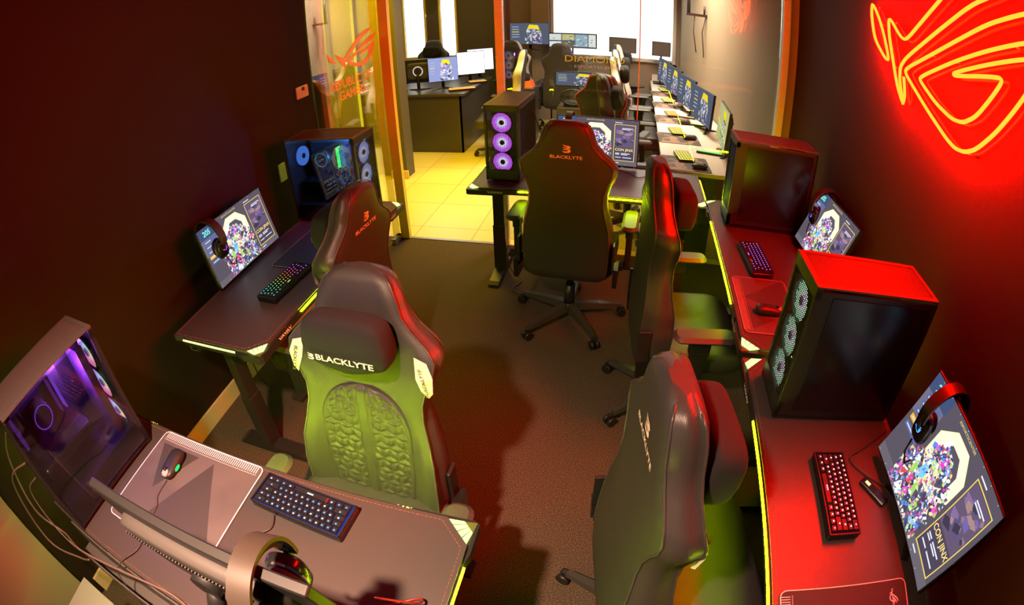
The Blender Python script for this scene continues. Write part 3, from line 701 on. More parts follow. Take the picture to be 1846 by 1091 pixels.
# ================================================================== displays
def poly(b, pts, z, col):
    b.col = col; n = len(pts); ar = sum(pts[i][0]*pts[(i+1) % n][1]-pts[(i+1) % n][0]*pts[i][1] for i in range(n))
    b.add([(x, y, z) for x, y in (pts if ar > 0 else pts[::-1])], [tuple(range(n))])
def screen_art(W, H, busy=True):
    """event poster drawn in polygons, x right, y up, origin at centre, facing +z"""
    b = MB(); b.use(attrmat('screen_picture', 1.25) if 'screen_picture' not in _M else _M['screen_picture'])
    X = lambda u: (u-.5)*W; Y = lambda v: (v-.5)*H
    def rc(u0, v0, u1, v1, z, col): poly(b, [(X(u0), Y(v0)), (X(u1), Y(v0)), (X(u1), Y(v1)), (X(u0), Y(v1))], z, col)
    def tx(s, u, v, sz, z, col, wide=1.0, bold=0.0, align='CENTER'):
        b.col = col; addtext(b, s, Matrix.Translation((X(u), Y(v), z)), sz*H, wide=wide, bold=bold, align=align)
    rnd = random.Random(11)
    rc(0, 0, 1, 1, 0, (.095, .080, .105)); rc(0, .0, 1, .10, .00002, (.13, .115, .14))
    rc(.0, .82, .24, 1, .00003, (.05, .075, .17)); rc(0, .55, .23, .82, .00003, (.15, .14, .20))
    tx('205', .115, .90, .12, .0001, (.25, .95, .75), 1.0, .02)
    for i in range(5):
        v = .74-i*.085; col = (.75, .42, .03) if i == 3 else (.10, .13, .32)
        rc(.03, v, .21, v+.055, .00008, col); rc(.045, v+.02, .045+rnd.uniform(.05, .12), v+.035, .0001, (.6, .62, .75))
    tx('ESPORTSCENTER', .47, .955, .034, .0001, (.80, .62, .18), 1.5)
    # octagon ring
    oc = lambda r, rx=1: [(X(.48)+r*rx*H*math.cos(R(22.5+45*k)), Y(.62)+r*H*math.sin(R(22.5+45*k))) for k in range(8)]
    O, I = oc(.30, 1.18), oc(.185, 1.15)
    b.col = (1.0, .93, .62)
    for k in range(8):
        q = [O[k], O[(k+1) % 8], I[(k+1) % 8], I[k]]; poly(b, q, .00012, (1.0, .93, .62))
    for k in range(8): poly(b, [(x*1.0, y) for x, y in (O[k], O[(k+1) % 8])]+[((O[(k+1) % 8][0]*.97+I[(k+1) % 8][0]*.03), (O[(k+1) % 8][1]*.97+I[(k+1) % 8][1]*.03)), ((O[k][0]*.97+I[k][0]*.03), (O[k][1]*.97+I[k][1]*.03))], .00013, (1, .80, .20))
    # crowd of coloured shards below and through the ring
    pal = [(.85, .88, 1), (.9, .9, .95), (.10, .25, .75), (.20, .55, .95), (.85, .05, .45), (.75, .1, .6), (.35, .60, .12), (.55, .75, .25), (.04, .04, .10), (.06, .05, .12), (.05, .08, .25), (.75, .55, .45), (.9, .75, .3), (.6, .08, .1), (.35, .35, .5), (.15, .12, .3)]
    for i in range(640):
        v = rnd.random()**1.15*.74+.0; wd = .26 if v < .40 else .26*(1-(v-.40)*2.4); u = .46+rnd.uniform(-1, 1)*wd
        if u > .675: u -= .1
        s = rnd.uniform(.006, .022) if i > 60 else rnd.uniform(.03, .07); an = rnd.uniform(0, PI); el = rnd.uniform(1.2, 4.5); n = rnd.choice((3, 4, 5))
        pts = []
        for k in range(n):
            a = 2*PI*k/n+rnd.uniform(-.3, .3); px, py = math.cos(a)*s*el*.5, math.sin(a)*s
            pts.append((min(X(.685), max(X(.15), X(u)+H*(px*math.cos(an)-py*math.sin(an)))), min(Y(.97), max(Y(.012), Y(v)+H*(px*math.sin(an)+py*math.cos(an))))))
        poly(b, pts, .00016+i*.0000012, pal[rnd.randrange(len(pal))])
    # right card
    cx0, cx1, cy0, cy1 = .705, .965, .10, .90
    rc(cx0, cy0, cx1, cy1, .0002, (.07, .055, .09))
    g = (.85, .62, .12); e = .007
    for q in ((cx0, cy0, cx0+e, cy1), (cx1-e, cy0, cx1, cy1), (cx0, cy0, cx1, cy0+e*1.6), (cx0, cy1-e*1.6, cx1, cy1)): rc(*q, .00024, g)
    rc(cx0+.01, .40, cx1-.01, .88, .00022, (.12, .085, .15))
    for i in range(26):
        u, v, s = rnd.uniform(.75, .94), rnd.uniform(.42, .80), rnd.uniform(.02, .07); an = rnd.uniform(0, PI); n = 4
        poly(b, [(min(X(cx1-.01), max(X(cx0+.01), X(u)+H*s*(1+k % 2)*math.cos(an+PI/2*k))), Y(v)+H*s*math.sin(an+PI/2*k)*.8) for k in range(n)], .00025+i*.000001, rnd.choice([(.22, .14, .30), (.10, .08, .2), (.35, .22, .20), (.16, .12, .35), (.05, .04, .07), (.28, .16, .22)]))
    tx('CON JINX', .835, .345, .082, .0003, (.95, .70, .22), 1.05, .015)
    tx('NOV 14', .80, .84, .03, .0003, (.85, .85, .9), 1.2) if False else None
    for (u0, u1, v) in ((.73, .78, .26), (.80, .91, .26), (.73, .78, .235), (.80, .88, .235), (.73, .80, .17), (.82, .93, .17), (.80, .93, .81), (.80, .90, .785), (.71, .80, .93), (.72, .78, .05)):
        rc(u0, v, u1, v+.014, .0003, (.75, .74, .85))
    for i in range(16): rc(.02+.06*i, .985 if i % 2 else .015, .024+.06*i, .992 if i % 2 else .022, .0003, (.9, .85, .8))
    b.col = None; return b
def make_monitor(W, H, art, tilt, stand_back=.10, zc=.18, leg=None):
    """origin: screen centre; screen faces local -y; zc = height of the screen centre above the desk"""
    t = thing('monitor', (0, 0, 0), 0)
    Tt = Matrix.Rotation(-tilt, 4, 'X')          # top leans back (+y)
    b = new(plastic); o = .006
    b.rbox((0, 0, 0), (W+2*o, H+2*o, .022), .006, T=Tt @ Matrix.Translation((0, .0125, 0)) @ Matrix.Rotation(PI/2, 4, 'X')).build('bezel', t)
    bk = new(mat('dark_grey_plastic', (.05, .045, .042), .5)); bk.superell((0, 0, 0), (W*.80, H*.75, .05), .3, 28, 10, T=Tt @ Matrix.Translation((0, .03, 0)) @ Matrix.Rotation(PI/2, 4, 'X'))
    for i in range(46): bk.box((-W*.36+W*.72*i/45, .056, H*.22), (.0035, .004, .014), Tt)
    bk.build('rear_cover', t)
    art.build('screen', t, loc=tuple(Tt @ Vector((0, .0008, 0))), rot=(PI/2-tilt, 0, 0)) if isinstance(art, MB) else None
    st = new(plastic).tube([(0, .05, -.02), (0, stand_back+.01, -.05), (0, stand_back+.02, -zc+.02)], [.02, .022, .02], 10).cyl((0, .03, 0), (0, .075, 0), .035)
    st.build('stand', t)
    f = new(plastic)
    for a in (-150, -30, 90):
        d = Vector((math.cos(R(a)), math.sin(R(a)), 0)); L_ = .16 if a != 90 else .09; p = Vector((0, stand_back+.02, -zc)); n = Vector((-d.y, d.x, 0))*.014
        f.loft([[tuple(p+d*l-n), tuple(p+d*l+n), tuple(p+d*l+n*.7+Vector((0, 0, h))), tuple(p+d*l-n*.7+Vector((0, 0, h)))] for l, h in ((0, .022), (L_, .008))], True)
    f.build('stand_foot', t); return t
MON = [((-.211, 3.345, .925), R(-3.2), .54, .307, .16, 'lit monitor on the desk at the glass partition, behind the square-on chair', .05),
       ((-.634, .221, 1.068), PI+.03, .553, .312, .161, 'monitor turned away from us on the nearest desk, its vented back showing', .07),
       ((.995, 2.205, .935), R(-86), .475, .300, .36, 'lit monitor behind the big tower, along the red wall, half hidden', .03),
       ((.964, .731, .946), R(-86.5), .537, .320, .30, 'large lit monitor leaning back at the lower right', .02),
       ((-1.79, 1.722, .916), R(91.4), .519, .297, .222, 'lit angled monitor on the left wall desk with a headset over its corner', .03)]
mons = []
for xyz, rz, W, H, tl, lab, sb in MON:
    m = make_monitor(W, H, screen_art(W, H), tl, sb, xyz[2]-DH-.001); m.location = xyz; m.rotation_euler = (0, 0, rz); tag(m, lab, 'monitor', 'monitors of the near room'); mons.append(m)

# ================================================================== keyboards
KEYS = []
U = .0187
for r_, row in enumerate([[1]*13+[2], [1.5]+[1]*12+[1.5], [1.75]+[1]*11+[2.25], [2.25]+[1]*10+[2.75], [1.25]*3+[6.25]+[1.25]*4]):
    x = -7.5
    for k in row: KEYS.append((r_, (x+k/2)*U, (2-r_)*U, k)); x += k
KM = {}
def key_mesh(w_, cap):
    k = (w_, cap.name)
    if k not in KM:
        b = new(cap); a, c, h = (w_*U-.0018)/2, (U-.0018)/2, .0085
        b.loft([[(sx*a*f, sy*c*f, z) for sx, sy in ((-1, -1), (1, -1), (1, 1), (-1, 1))] for f, z in ((1, 0), (.97, h*.5), (.78 if w_ < 2 else .9, h))], True)
        b.use(led_soft)
        b.box((0, .0015, h+.0003), (.0048 if w_ < 6 else .02, .0042, .0005))
        o = b.build('key', None); KM[k] = o.data; bpy.data.objects.remove(o)
    return KM[k]
def make_keyboard(cap, glow_fn, base_glow, side=None):
    t = thing('keyboard', (0, 0, 0), 0)
    new(plastic_g).rbox((0, 0, .013), (.302, .108, .022), .006).build('case', t)
    new(base_glow).box((0, 0, .0246), (.288, .097, .0012)).build('backlight_plate', t)
    fr = new(side or plastic)
    for y in (-.0515, .0515): fr.box((0, y, .027), (.300, .004, .008))
    for x in (-.1485, .1485): fr.box((x, 0, .027), (.004, .104, .008))
    fr.build('frame_rim', t)
    for r_, x, y, k in KEYS:
        me = key_mesh(k, cap); o = bpy.data.objects.new('key', me); C.collection.objects.link(o); o.parent = t; o.location = (x, y, .0252)
        o.material_slots[1].link = 'OBJECT'; o.material_slots[1].material = glow_fn(r_, x, y)
    for x in (-.12, .12): new(plastic).box((x, .035, .001), (.02, .01, .002)).build('rubber_foot', t)
    return t
cap_b = mat('black_keycap', (.014, .014, .016), .4)
gl = lambda n, c, s: emat('legend_'+n, c, s)
c_blue = gl('blue', (.12, .35, 1), 2.2); c_white = gl('white', (.85, .9, 1), 1.6); c_pur = gl('purple', (.30, .16, 1), 2.2); c_pink = gl('pink', (1, .35, .75), 1.6)
rb = [gl('cyan', (.05, .9, 1), 1.4), gl('green', (.05, 1, .3), 1.4), gl('lime', (.55, 1, .1), 1.3), gl('orange', (1, .35, .05), 1.4), gl('magenta', (1, .1, .5), 1.5), gl('violet', (.45, .15, 1), 1.8)]
kb = make_keyboard(cap_b, lambda r_, x, y: c_blue if (r_+int(x*90)) % 3 else c_white, emat('blue_underlight', (.03, .12, 1), .45))
kb.location = (-.727, .558, DH+.001); kb.rotation_euler = (0, 0, PI-R(4)); tag(kb, 'blue-lit compact keyboard on the nearest desk', 'keyboard', 'compact backlit keyboards')
kb = make_keyboard(cap_b, lambda r_, x, y: c_white if (r_+int(x*70)) % 4 else c_pink, emat('red_dim_underlight', (.9, .01, .05), .10))
kb.location = (.709, .832, DH+.001); kb.rotation_euler = (0, 0, R(-89)); tag(kb, 'white-lit compact keyboard on the red desk beside the big monitor', 'keyboard', 'compact backlit keyboards')
kb = make_keyboard(cap_b, lambda r_, x, y: c_pur if x > -.11 else c_pink, emat('purple_underlight', (.25, .05, 1), .22))
kb.location = (.650, 2.172, DH+.001); kb.rotation_euler = (0, 0, R(-86)); tag(kb, 'purple-lit compact keyboard in front of the tower under the neon sign', 'keyboard', 'compact backlit keyboards')
kb = make_keyboard(cap_b, lambda r_, x, y: rb[min(5, max(0, int((x+.15)/.05)))], emat('dim_green_underlight', (.1, .5, .3), .10))
kb.location = (-1.437, 1.578, DH+.001); kb.rotation_euler = (0, 0, R(87.5)); tag(kb, 'rainbow-lit compact keyboard on the left wall desk', 'keyboard', 'compact backlit keyboards')

# ================================================================== mouse mats
def outline(b, w_, d_, z, r=.02, t=.0016):
    pts = []
    for k, (sx, sy) in enumerate(((1, 1), (-1, 1), (-1, -1), (1, -1))):
        for i in range(5): a = (k+i/4)*PI/2; pts.append((sx*(w_/2-r)+math.cos(a)*r, sy*(d_/2-r)+math.sin(a)*r, z))
    n = len(pts)
    for i in range(n):
        p, q = Vector(pts[i]), Vector(pts[(i+1) % n]); d = (q-p).normalized(); nn = Vector((-d.y, d.x, 0))*t
        b.add([tuple(p-nn), tuple(q-nn), tuple(q+nn), tuple(p+nn)], [(0, 1, 2, 3)])
def make_mat(w_, d_, print_m, cloth, ruler=True, facet=None):
    t = thing('mouse_mat', (0, 0, 0), 0)
    new(cloth).rbox((0, 0, .0015), (w_, d_, .003), .022).build('cloth', t)
    b = new(print_m); outline(b, w_-.006, d_-.006, .0034)
    if ruler:
        for i in range(54): b.box((-w_/2+.022+(w_-.044)*i/53, -d_/2+.018, .0034), (.0022, .026, .0003))
        for i in range(70): b.box((-w_/2+.02+(w_-.04)*i/69, -d_/2+.037, .0034), (.0025, .0025, .0003))
    b.build('printed_border', t)
    if facet:
        f = new(facet)
        for P in ([(-.23, .17), (-.05, -.14), (.10, .17)], [(.02, -.14), (.12, .03), (.20, -.14)]):
            f.add([(x*w_/.46, y*d_/.38, .0032) for x, y in P], [(0, 1, 2)])
        f.build('printed_facets', t)
    return t
darkfacet = mat('dark_print_facet', (.045, .038, .036), .7)
mm = make_mat(.47, .40, emat('bright_print', (.9, .88, .95), .55) if False else mat('bright_white_print', (.95, .93, .95), .5), matcloth, True, darkfacet)
mm.location = (-1.150, .447, DH+.0005); mm.rotation_euler = (0, 0, PI); tag(mm, 'grey mouse mat with white ruled border on the nearest desk', 'mouse mat', 'mouse mats of the near room')
nm = new(mat('bright_white_print')); addtext(nm, 'ROG', Matrix.Translation((.16, .168, .0034)), .026, bold=.02, wide=1.2); nm.build('mat_lettering', mm)
redcloth = mat('dark_red_mat_cloth', (.085, .06, .055), .65)
m2 = make_mat(.42, .26, mat('faint_print', (.45, .36, .34), .5), redcloth, True, darkfacet)
m2.location = (.635, 1.80, DH+.0005); m2.rotation_euler = (0, 0, R(-90)); m2.scale = (1, 1, 1); tag(m2, 'red-lit mouse mat beside the big red-topped tower', 'mouse mat', 'mouse mats of the near room')
m3 = make_mat(.44, .42, whiteln, mat('black_mat_cloth', (.03, .028, .028), .7), True)
m3.location = (.714, .315, DH+.0005); m3.rotation_euler = (0, 0, R(-90)); tag(m3, 'mouse mat with white border cut off at the bottom of the picture', 'mouse mat', 'mouse mats of the near room')
m4 = make_mat(.46, .30, mat('faint_print'), mat('black_mat_cloth'), False)
m4.location = (-1.49, 1.95, DH+.0005); m4.rotation_euler = (0, 0, R(90)); tag(m4, 'dark mouse mat with thin outline on the left wall desk', 'mouse mat', 'mouse mats of the near room')
m5 = make_mat(.26, .40, mat('faint_print'), redcloth, False)
m5.location = (.245, 2.995, DH+.0005); m5.rotation_euler = (0, 0, 0); tag(m5, 'brown mouse mat on the right end of the desk at the glass', 'mouse mat', 'mouse mats of the near room')
lgm = new(mat('bright_white_print')); 
Tl = Matrix.Translation((-.165, .155, .0034))
for e in (e_a, e_b, e_c): lgm.prism([((y-3.1)*.075, (z-1.6)*.075*1.6) for y, z in e], 0, .0002, Tl)
addtext(lgm, 'ROG', Tl @ Matrix.Translation((.035, -.001, 0)), .012); lgm.build('mat_emblem', m3)

# ================================================================== mice
def make_mouse(body, stripe, glow, cable=None):
    t = thing('mouse', (0, 0, 0), 0)
    new(body).superell((0, 0, .017), (.062, .122, .036), .75, 28, 16, lambda x, y, z: (x*(1-.12*math.cos(y*40)), y, z*(1.1-.35*(y/.06)) if z > 0 else z*.9)).build('shell', t)
    new(stripe).superell((0, .030, .0235), (.030, .062, .0165), .6, 16, 8).build('button_strip', t)
    new(plastic).cyl((-.004, .036, .032), (.004, .036, .032), .008, n=12).build('scroll_wheel', t)
    new(glow).superell((-.030 if glow is not G_cyan else 0, -.01 if glow is G_cyan else .01, .018 if glow is not G_cyan else .033), (.007, .03, .012) if glow is not G_cyan else (.028, .04, .006), .8, 12, 8).build('light', t)
    return t
mz = DH+.0035
ms = make_mouse(mat('matte_black_shell', (.02, .018, .018), .45), mat('pale_grey_shell', (.42, .38, .34), .45), emat('green_mouse_light', (.05, 1, .25), .9))
ms.location = (-1.237, .523, mz); ms.rotation_euler = (0, 0, PI+R(6)); tag(ms, 'black and grey mouse with a green light on the grey mat', 'mouse')
m_ = dup(ms, (.630, 1.735, mz), R(-88), 'dark mouse on the red-lit mat beside the tower')
# phone-like dark plate standing by the right monitor
t = thing('remote_control', (.862, .845, DH+.001), R(35), 'small dark slab with a yellow mark lying by the right monitor foot', 'remote')
new(plastic_g).rbox((0, 0, .006), (.035, .12, .012), .006).build('body', t); new(led_soft).box((0, .035, .0125), (.012, .02, .001)).build('mark', t)

# ================================================================== headsets (band lies in the local yz plane, hung over a screen edge)
def make_headset(band_m, glow, drop=.135, lit=None):
    """origin: inner top of the band"""
    t = thing('headset', (0, 0, 0), 0); r = .082
    def arc(rr, w_, th, a0, a1, n=28, dz=0):
        rg = []
        for i in range(n+1):
            a = R(a0+(a1-a0)*i/n); y, z = math.cos(a), math.sin(a)
            sy = rr*y; sz = rr*z*1.1-r*1.1+dz
            rg.append([(x, sy+y*q, sz+z*q) for x, q in ((-w_/2, 0), (w_/2, 0), (w_/2, th), (-w_/2, th))])
        return rg
    A_r = arc(r+.006, .044, .008, -8, 188, 40); hb_ = new(band_m)
    for q_ in range(4): hb_.loft([[g_[q_], g_[(q_+1) % 4]] for g_ in A_r], False, False, True)
    hb_.add(A_r[0], [(3, 2, 1, 0)]).add(A_r[-1], [(0, 1, 2, 3)]); hb_.build('headband', t)
    new(velvet).loft(arc(r-.006, .030, .011, 20, 160), True).build('band_cushion', t, bevel=.002)
    for s in (-1, 1):
        y0 = s*(r+.004); zc = -r*1.1-.045
        new(plastic).tube([(0, y0, -r*1.1+.01), (0, s*(r+.012), zc+.035), (0, s*(r+.0), zc)], .009, 8).build('slider', t)
        c = new(plastic_g).superell((0, s*(r-.018), zc), (.076, .042, .094), .6, 28, 14); co = c.build('ear_cup', t)
        pd = new(velvet); N = 28
        pd.tube([(.030*math.cos(2*PI*k/N), s*(r-.046), zc+.038*math.sin(2*PI*k/N)) for k in range(N)], .013, 10, True); pd.build('ear_pad', co)
        rm = new(mat('satin_ring', (.32, .28, .22), .3, metal=.7)).tube([(.036*math.cos(2*PI*k/N), s*(r-.028), zc+.045*math.sin(2*PI*k/N)) for k in range(N)], .0035, 6, True); rm.build('cup_ring', co)
        if glow:
            g = new(glow)
            Tg = frame((0, s*(r+.0045), zc), (-s, 0, 0), (0, 0, 1))
            for e in (e_a, e_b, e_c): g.add([((y-3.1)*.055*1.0, (z-1.6)*.055*1.6, 0) for y, z in e], [tuple(range(len(e)))], False, Tg)
            g.build('cup_logo', co)
    new(plastic).tube([(0, -r, -r*1.1-.09), (.01, -r-.01, -r*1.1-.13), (.04, -r-.012, -r*1.1-.15), (.055, -r-.01, -r*1.1-.12)], .0035, 6).build('microphone', t)
    return t
bandm = mat('satin_black_band', (.045, .036, .032), .38)
hs = make_headset(mat('warm_black_band', (.045, .034, .026), .45), None)
T_ = lambda mi, lx, tilt, H: None
def hang(h, mi, lx, dz=0.0, extra=0.0, roll=0.0):
    m = mons[mi]; _, rz, W, H, tl, _, _ = MON[mi]
    loc = Vector((lx, math.sin(tl)*H/2+.012, math.cos(tl)*H/2+.012+dz)); loc = Matrix.Rotation(rz, 4, 'Z') @ loc
    h.location = Vector(MON[mi][0])+loc; h.rotation_euler = (roll, 0, rz+extra)
hang(hs, 1, -.175, .0, R(8)); tag(hs, 'wide-band black headset hung over the turned-away monitor', 'headset', 'headsets hung on the monitors')
h2 = make_headset(bandm, emat('blue_logo_light', (.10, .45, 1), 2.0)); hang(h2, 3, -.17, .0, R(0)); tag(h2, 'red-lit headset with a blue emblem on the big right monitor', 'headset', 'headsets hung on the monitors')
h3 = make_headset(bandm, emat('violet_logo_light', (.35, .15, 1), 1.6)); hang(h3, 2, -.17); tag(h3, 'red-lit headset with a violet emblem on the half-hidden monitor', 'headset', 'headsets hung on the monitors')
h4 = make_headset(bandm, emat('magenta_logo_light', (.65, .05, .9), 1.6)); hang(h4, 4, -.17); tag(h4, 'black headset with a purple emblem over the left wall monitor', 'headset', 'headsets hung on the monitors')
h5 = dup(h3); hang(h5, 0, -.19); tag(h5, 'headset whose band stands above the monitor at the glass', 'headset', 'headsets hung on the monitors')

# ================================================================== cables
def cable(pts, r, label, name='cable', m=None, steps=6):
    P = [Vector(p) for p in pts]; Q = []
    for i in range(len(P)-1):
        p0, p1, p2, p3 = P[max(i-1, 0)], P[i], P[i+1], P[min(i+2, len(P)-1)]
        for k in range(steps):
            f = k/steps; Q.append(.5*((2*p1)+(-p0+p2)*f+(2*p0-5*p1+4*p2-p3)*f*f+(-p0+3*p1-3*p2+p3)*f**3))
    Q.append(P[-1]); o = new(m or cable_m).tube(Q, r, 6).build(name); return tag(o, label, 'cable')
z = DH+.006
cable([(-1.230, .463, z), (-1.225, .40, z), (-1.20, .36, z), (-1.19, .28, z), (-1.17, .20, z), (-1.20, .13, z), (-1.24, .08, DH-.05), (-1.22, .05, .55)], .0022, 'thin mouse cable running back under the turned-away monitor')
cable([(-.80, .505, z), (-.79, .46, z), (-.84, .41, z), (-.86, .34, z), (-.80, .31, z), (-.78, .28, z), (-.80, .18, z), (-.82, .10, z)], .0025, 'black cable behind the blue-lit keyboard')
tc = mat('tan_cable_rubber', (.16, .11, .08), .5)
cable([(-1.62, .13, 1.12), (-1.72, .08, 1.00), (-1.70, .03, .80), (-1.60, .06, .70), (-1.40, .05, .76), (-1.15, .10, DH+.01), (-.98, .13, DH+.01), (-.90, .125, DH+.01)], .004, 'pale tan cable looping from the near tower to the monitor', m=tc)
cable([(-1.60, .12, 1.00), (-1.74, .03, .92), (-1.72, -.02, .66), (-1.55, .03, .62), (-1.45, .05, .66)], .004, 'tan cable hanging behind the near tower', m=tc)
cable([(-1.62, .12, .92), (-1.70, .07, .86), (-1.66, .05, .74), (-1.56, .05, .66), (-1.50, .07, .62)], .003, 'thin tan cable at the foot of the near tower', m=tc)
cable([(-.62, .16, DH+.012), (-.75, .12, DH+.012), (-.92, .09, DH+.012), (-1.02, .06, DH-.03), (-1.03, .05, DH-.16)], .005, 'thick grey cable from the monitor over the rear desk edge')
cable([(-.40, .34, DH+.11), (-.33, .38, DH+.04), (-.25-.10, .40, z), (-.50, .30, z)], .003, 'red headset cable on the nearest desk', m=mat('red_cable_rubber', (.22, .015, .012), .4))
cable([(.99, 1.44, 1.02), (1.06, 1.42, .98), (1.07, 1.40, .80), (1.03, 1.30, .77), (.98, 1.20, z)], .003, 'cable behind the large red-topped tower')
cable([(.99, 1.10, z), (.86, 1.02, z), (.80, .98, z), (.84, .92, z), (.92, .86, z)], .003, 'dark cable curling behind the right keyboard')
cable([(1.01, 2.70, 1.05), (1.06, 2.66, 1.03), (1.06, 2.60, .90), (1.03, 2.50, .78)], .003, 'cable behind the tower under the neon sign')
cable([(-.628, 3.30, 1.12), (-.60, 3.33, 1.0), (-.57, 3.35, .86), (-.56, 3.32, z)], .004, 'black cable behind the tower with purple fans')
cable([(-.06, 3.27, z), (.02, 3.22, z), (.07, 3.15, z), (.13, 3.18, z), (.20, 3.12, z)], .003, 'thin cable on the desk at the glass')
cable([(-.79, 3.05, .30), (-.74, 3.0, .08), (-.66, 2.98, .012), (-.70, 2.86, .012), (-.62, 2.80, .012)], .004, 'black cable on the carpet by the desk leg')
cable([(-1.70, 1.50, DH-.1), (-1.74, 1.47, .35), (-1.82, 1.60, .02), (-1.80, 1.80, .012)], .004, 'black cable under the left wall desk')
# ================================================================== the hall beyond the glass
WD = .70          # height of the long white desk
wt = mat('white_desk_surface', (.70, .64, .60), .35)
t = thing('long_desk', (.60, 5.62, 0), 0, 'long white desk carrying a row of gaming stations along the hall wall', 'desk')
wx = lambda y: 1.035-.0881*(y-3.5)-.60       # rear edge follows the skewed hall wall
new(wt).prism([(-.35, -2.08), (wx(3.54), -2.08), (wx(7.66), 2.04), (-.33, 2.04)], WD-.03, WD).build('worktop', t)
new(wt).box((-.12, 2.03, WD+.05), (.38, .02, .10)).build('end_upstand', t)
for y in (-2.0, -.7, .7, 2.0): new(olive).box((-.12, y, (WD-.03)/2), (.36, .03, WD-.03)).build('leg_panel', t)
def hall_art(W, H, kind):
    b = MB(); b.use(_M['screen_picture']); X = lambda u: (u-.5)*W; Y = lambda v: (v-.5)*H; rnd = random.Random(5+kind)
    if kind == 9: poly(b, [(X(0), Y(0)), (X(1), Y(0)), (X(1), Y(1)), (X(0), Y(1))], 0, (1.3, 1.25, 1.45)); b.col = None; return b
    bg = {0: (.10, .11, .16), 1: (.28, .32, .60), 2: (.10, .11, .14), 3: (.55, .52, .2)}[kind]
    poly(b, [(X(0), Y(0)), (X(1), Y(0)), (X(1), Y(1)), (X(0), Y(1))], 0, bg)
    if kind == 2:
        for i, (u0, v0, u1, v1, c) in enumerate(((0, .5, .27, 1, (.7, .72, .66)), (.27, .5, .55, 1, (.55, .5, .2)), (.55, .05, .83, 1, (.30, .42, .50)), (.83, .05, 1, 1, (.75, .75, .7)), (0, 0, .27, .45, (.75, .75, .8)), (.27, .0, .55, .45, (.16, .13, .10)))):
            poly(b, [(X(u0+.01), Y(v0+.02)), (X(u1-.01), Y(v0+.02)), (X(u1-.01), Y(v1-.03)), (X(u0+.01), Y(v1-.03))], .0001, c)
        for i in range(50):
            u, v, s = rnd.random()*.9+.05, rnd.random()*.8+.1, rnd.uniform(.01, .04); c = rnd.choice([(.2, .2, .15), (.85, .85, .8), (.5, .55, .2), (.15, .2, .3)])
            poly(b, [(X(u-s), Y(v-s)), (X(u+s), Y(v-s*.6)), (X(u+s*.6), Y(v+s)), (X(u-s*.7), Y(v+s*.8))], .0002+i*2e-6, c)
        b.col = None; return b
    for i in range(5): poly(b, [(X(.05), Y(.8-i*.12)), (X(.05+rnd.uniform(.12, .22)), Y(.8-i*.12)), (X(.22), Y(.84-i*.12)), (X(.05), Y(.84-i*.12))], .0001, (.35, .42, .6) if i != 2 else (.75, .6, .05))
    poly(b, [(X(.42), Y(.62)), (X(.50), Y(.93)), (X(.72), Y(.90)), (X(.80), Y(.55)), (X(.70), Y(.70)), (X(.52), Y(.72))], .0001, (.95, .72, .02))
    pal = [(.8, .85, .9), (.15, .2, .4), (.4, .25, .55), (.6, .65, .75), (.25, .35, .2), (.75, .5, .65), (.05, .06, .1)]
    for i in range(80):
        v = rnd.random()*.70+.02; u = .60+rnd.uniform(-.22, .26)*(1-.5*v); s = rnd.uniform(.015, .05); a = rnd.uniform(0, PI); e = rnd.uniform(1, 3)
        poly(b, [(min(X(.98), X(u)+H*s*(e*math.cos(q)*math.cos(a)-math.sin(q)*math.sin(a))), max(Y(.01), Y(v)+H*s*(e*math.cos(q)*math.sin(a)+math.sin(q)*math.cos(a)))) for q in (0, 1.7, 3.1, 4.6)], .0002+i*1.5e-6, rnd.choice(pal))
    if kind == 3: poly(b, [(X(.0), Y(.50)), (X(1), Y(.22)), (X(1), Y(.26)), (X(0), Y(.54))], .0006, (.75, 1, .1))
    b.col = None; return b
hm = make_monitor(.54, .31, hall_art(.54, .31, 0), .06, .06, .245); hm3 = make_monitor(.54, .31, hall_art(.54, .31, 3), .06, .06, .245)
ORD = ['nearest', 'second nearest', 'middle', 'second farthest', 'farthest']
ky = [3.86, 4.63, 5.36, 6.10, 6.84]; my = [3.60, 4.40, 4.98, 5.72, 6.45]; sy = [4.10, 4.82, 5.54, 6.26, 6.98]
def simple_kb(glow, side):
    t = thing('keyboard', (0, 0, 0), 0); new(plastic_g).rbox((0, 0, .012), (.36, .125, .022), .006).build('case', t)
    g = new(glow).box((0, 0, .0238), (.345, .112, .001)); g.build('backlight_plate', t)
    k = new(mat('backlit_keycap', (.40, .38, .16), .5))  # caps coloured brighter so they look lit by the key light
    for r_ in range(5):
        for c_ in range(15): k.box((-.161+c_*.023, -.044+r_*.022, .027), (.0165, .0155, .007))
    tag(k.build('keycaps', t), kind='stuff'); return t
yg = emat('lime_key_light', (.80, .85, .08), 4); og = emat('orange_key_light', (1, .30, .03), 4)
k0 = simple_kb(yg, None); k1 = simple_kb(og, None)
cam_m = mat('brown_camouflage_mat', (.06, .045, .035), .7, noise=(9, (.30, .17, .13), .50, .53))
m0 = thing('mouse_mat', (0, 0, 0), 0); new(cam_m).rbox((0, 0, .0015), (.34, .36, .003), .02).build('cloth', m0); new(plastic).rbox((0, 0, .0006), (.346, .366, .0012), .02).build('stitched_edge', m0)
mo = [make_mouse(mat('matte_black_shell'), plastic, G) for G in (emat('blue_mouse_light', (.08, .3, 1), 5), emat('teal_mouse_light', (.05, .9, .8), 4), emat('magenta_mouse_light', (1, .05, .4), 4))]
for m in mo: m.rotation_euler = (0, 0, R(-80))
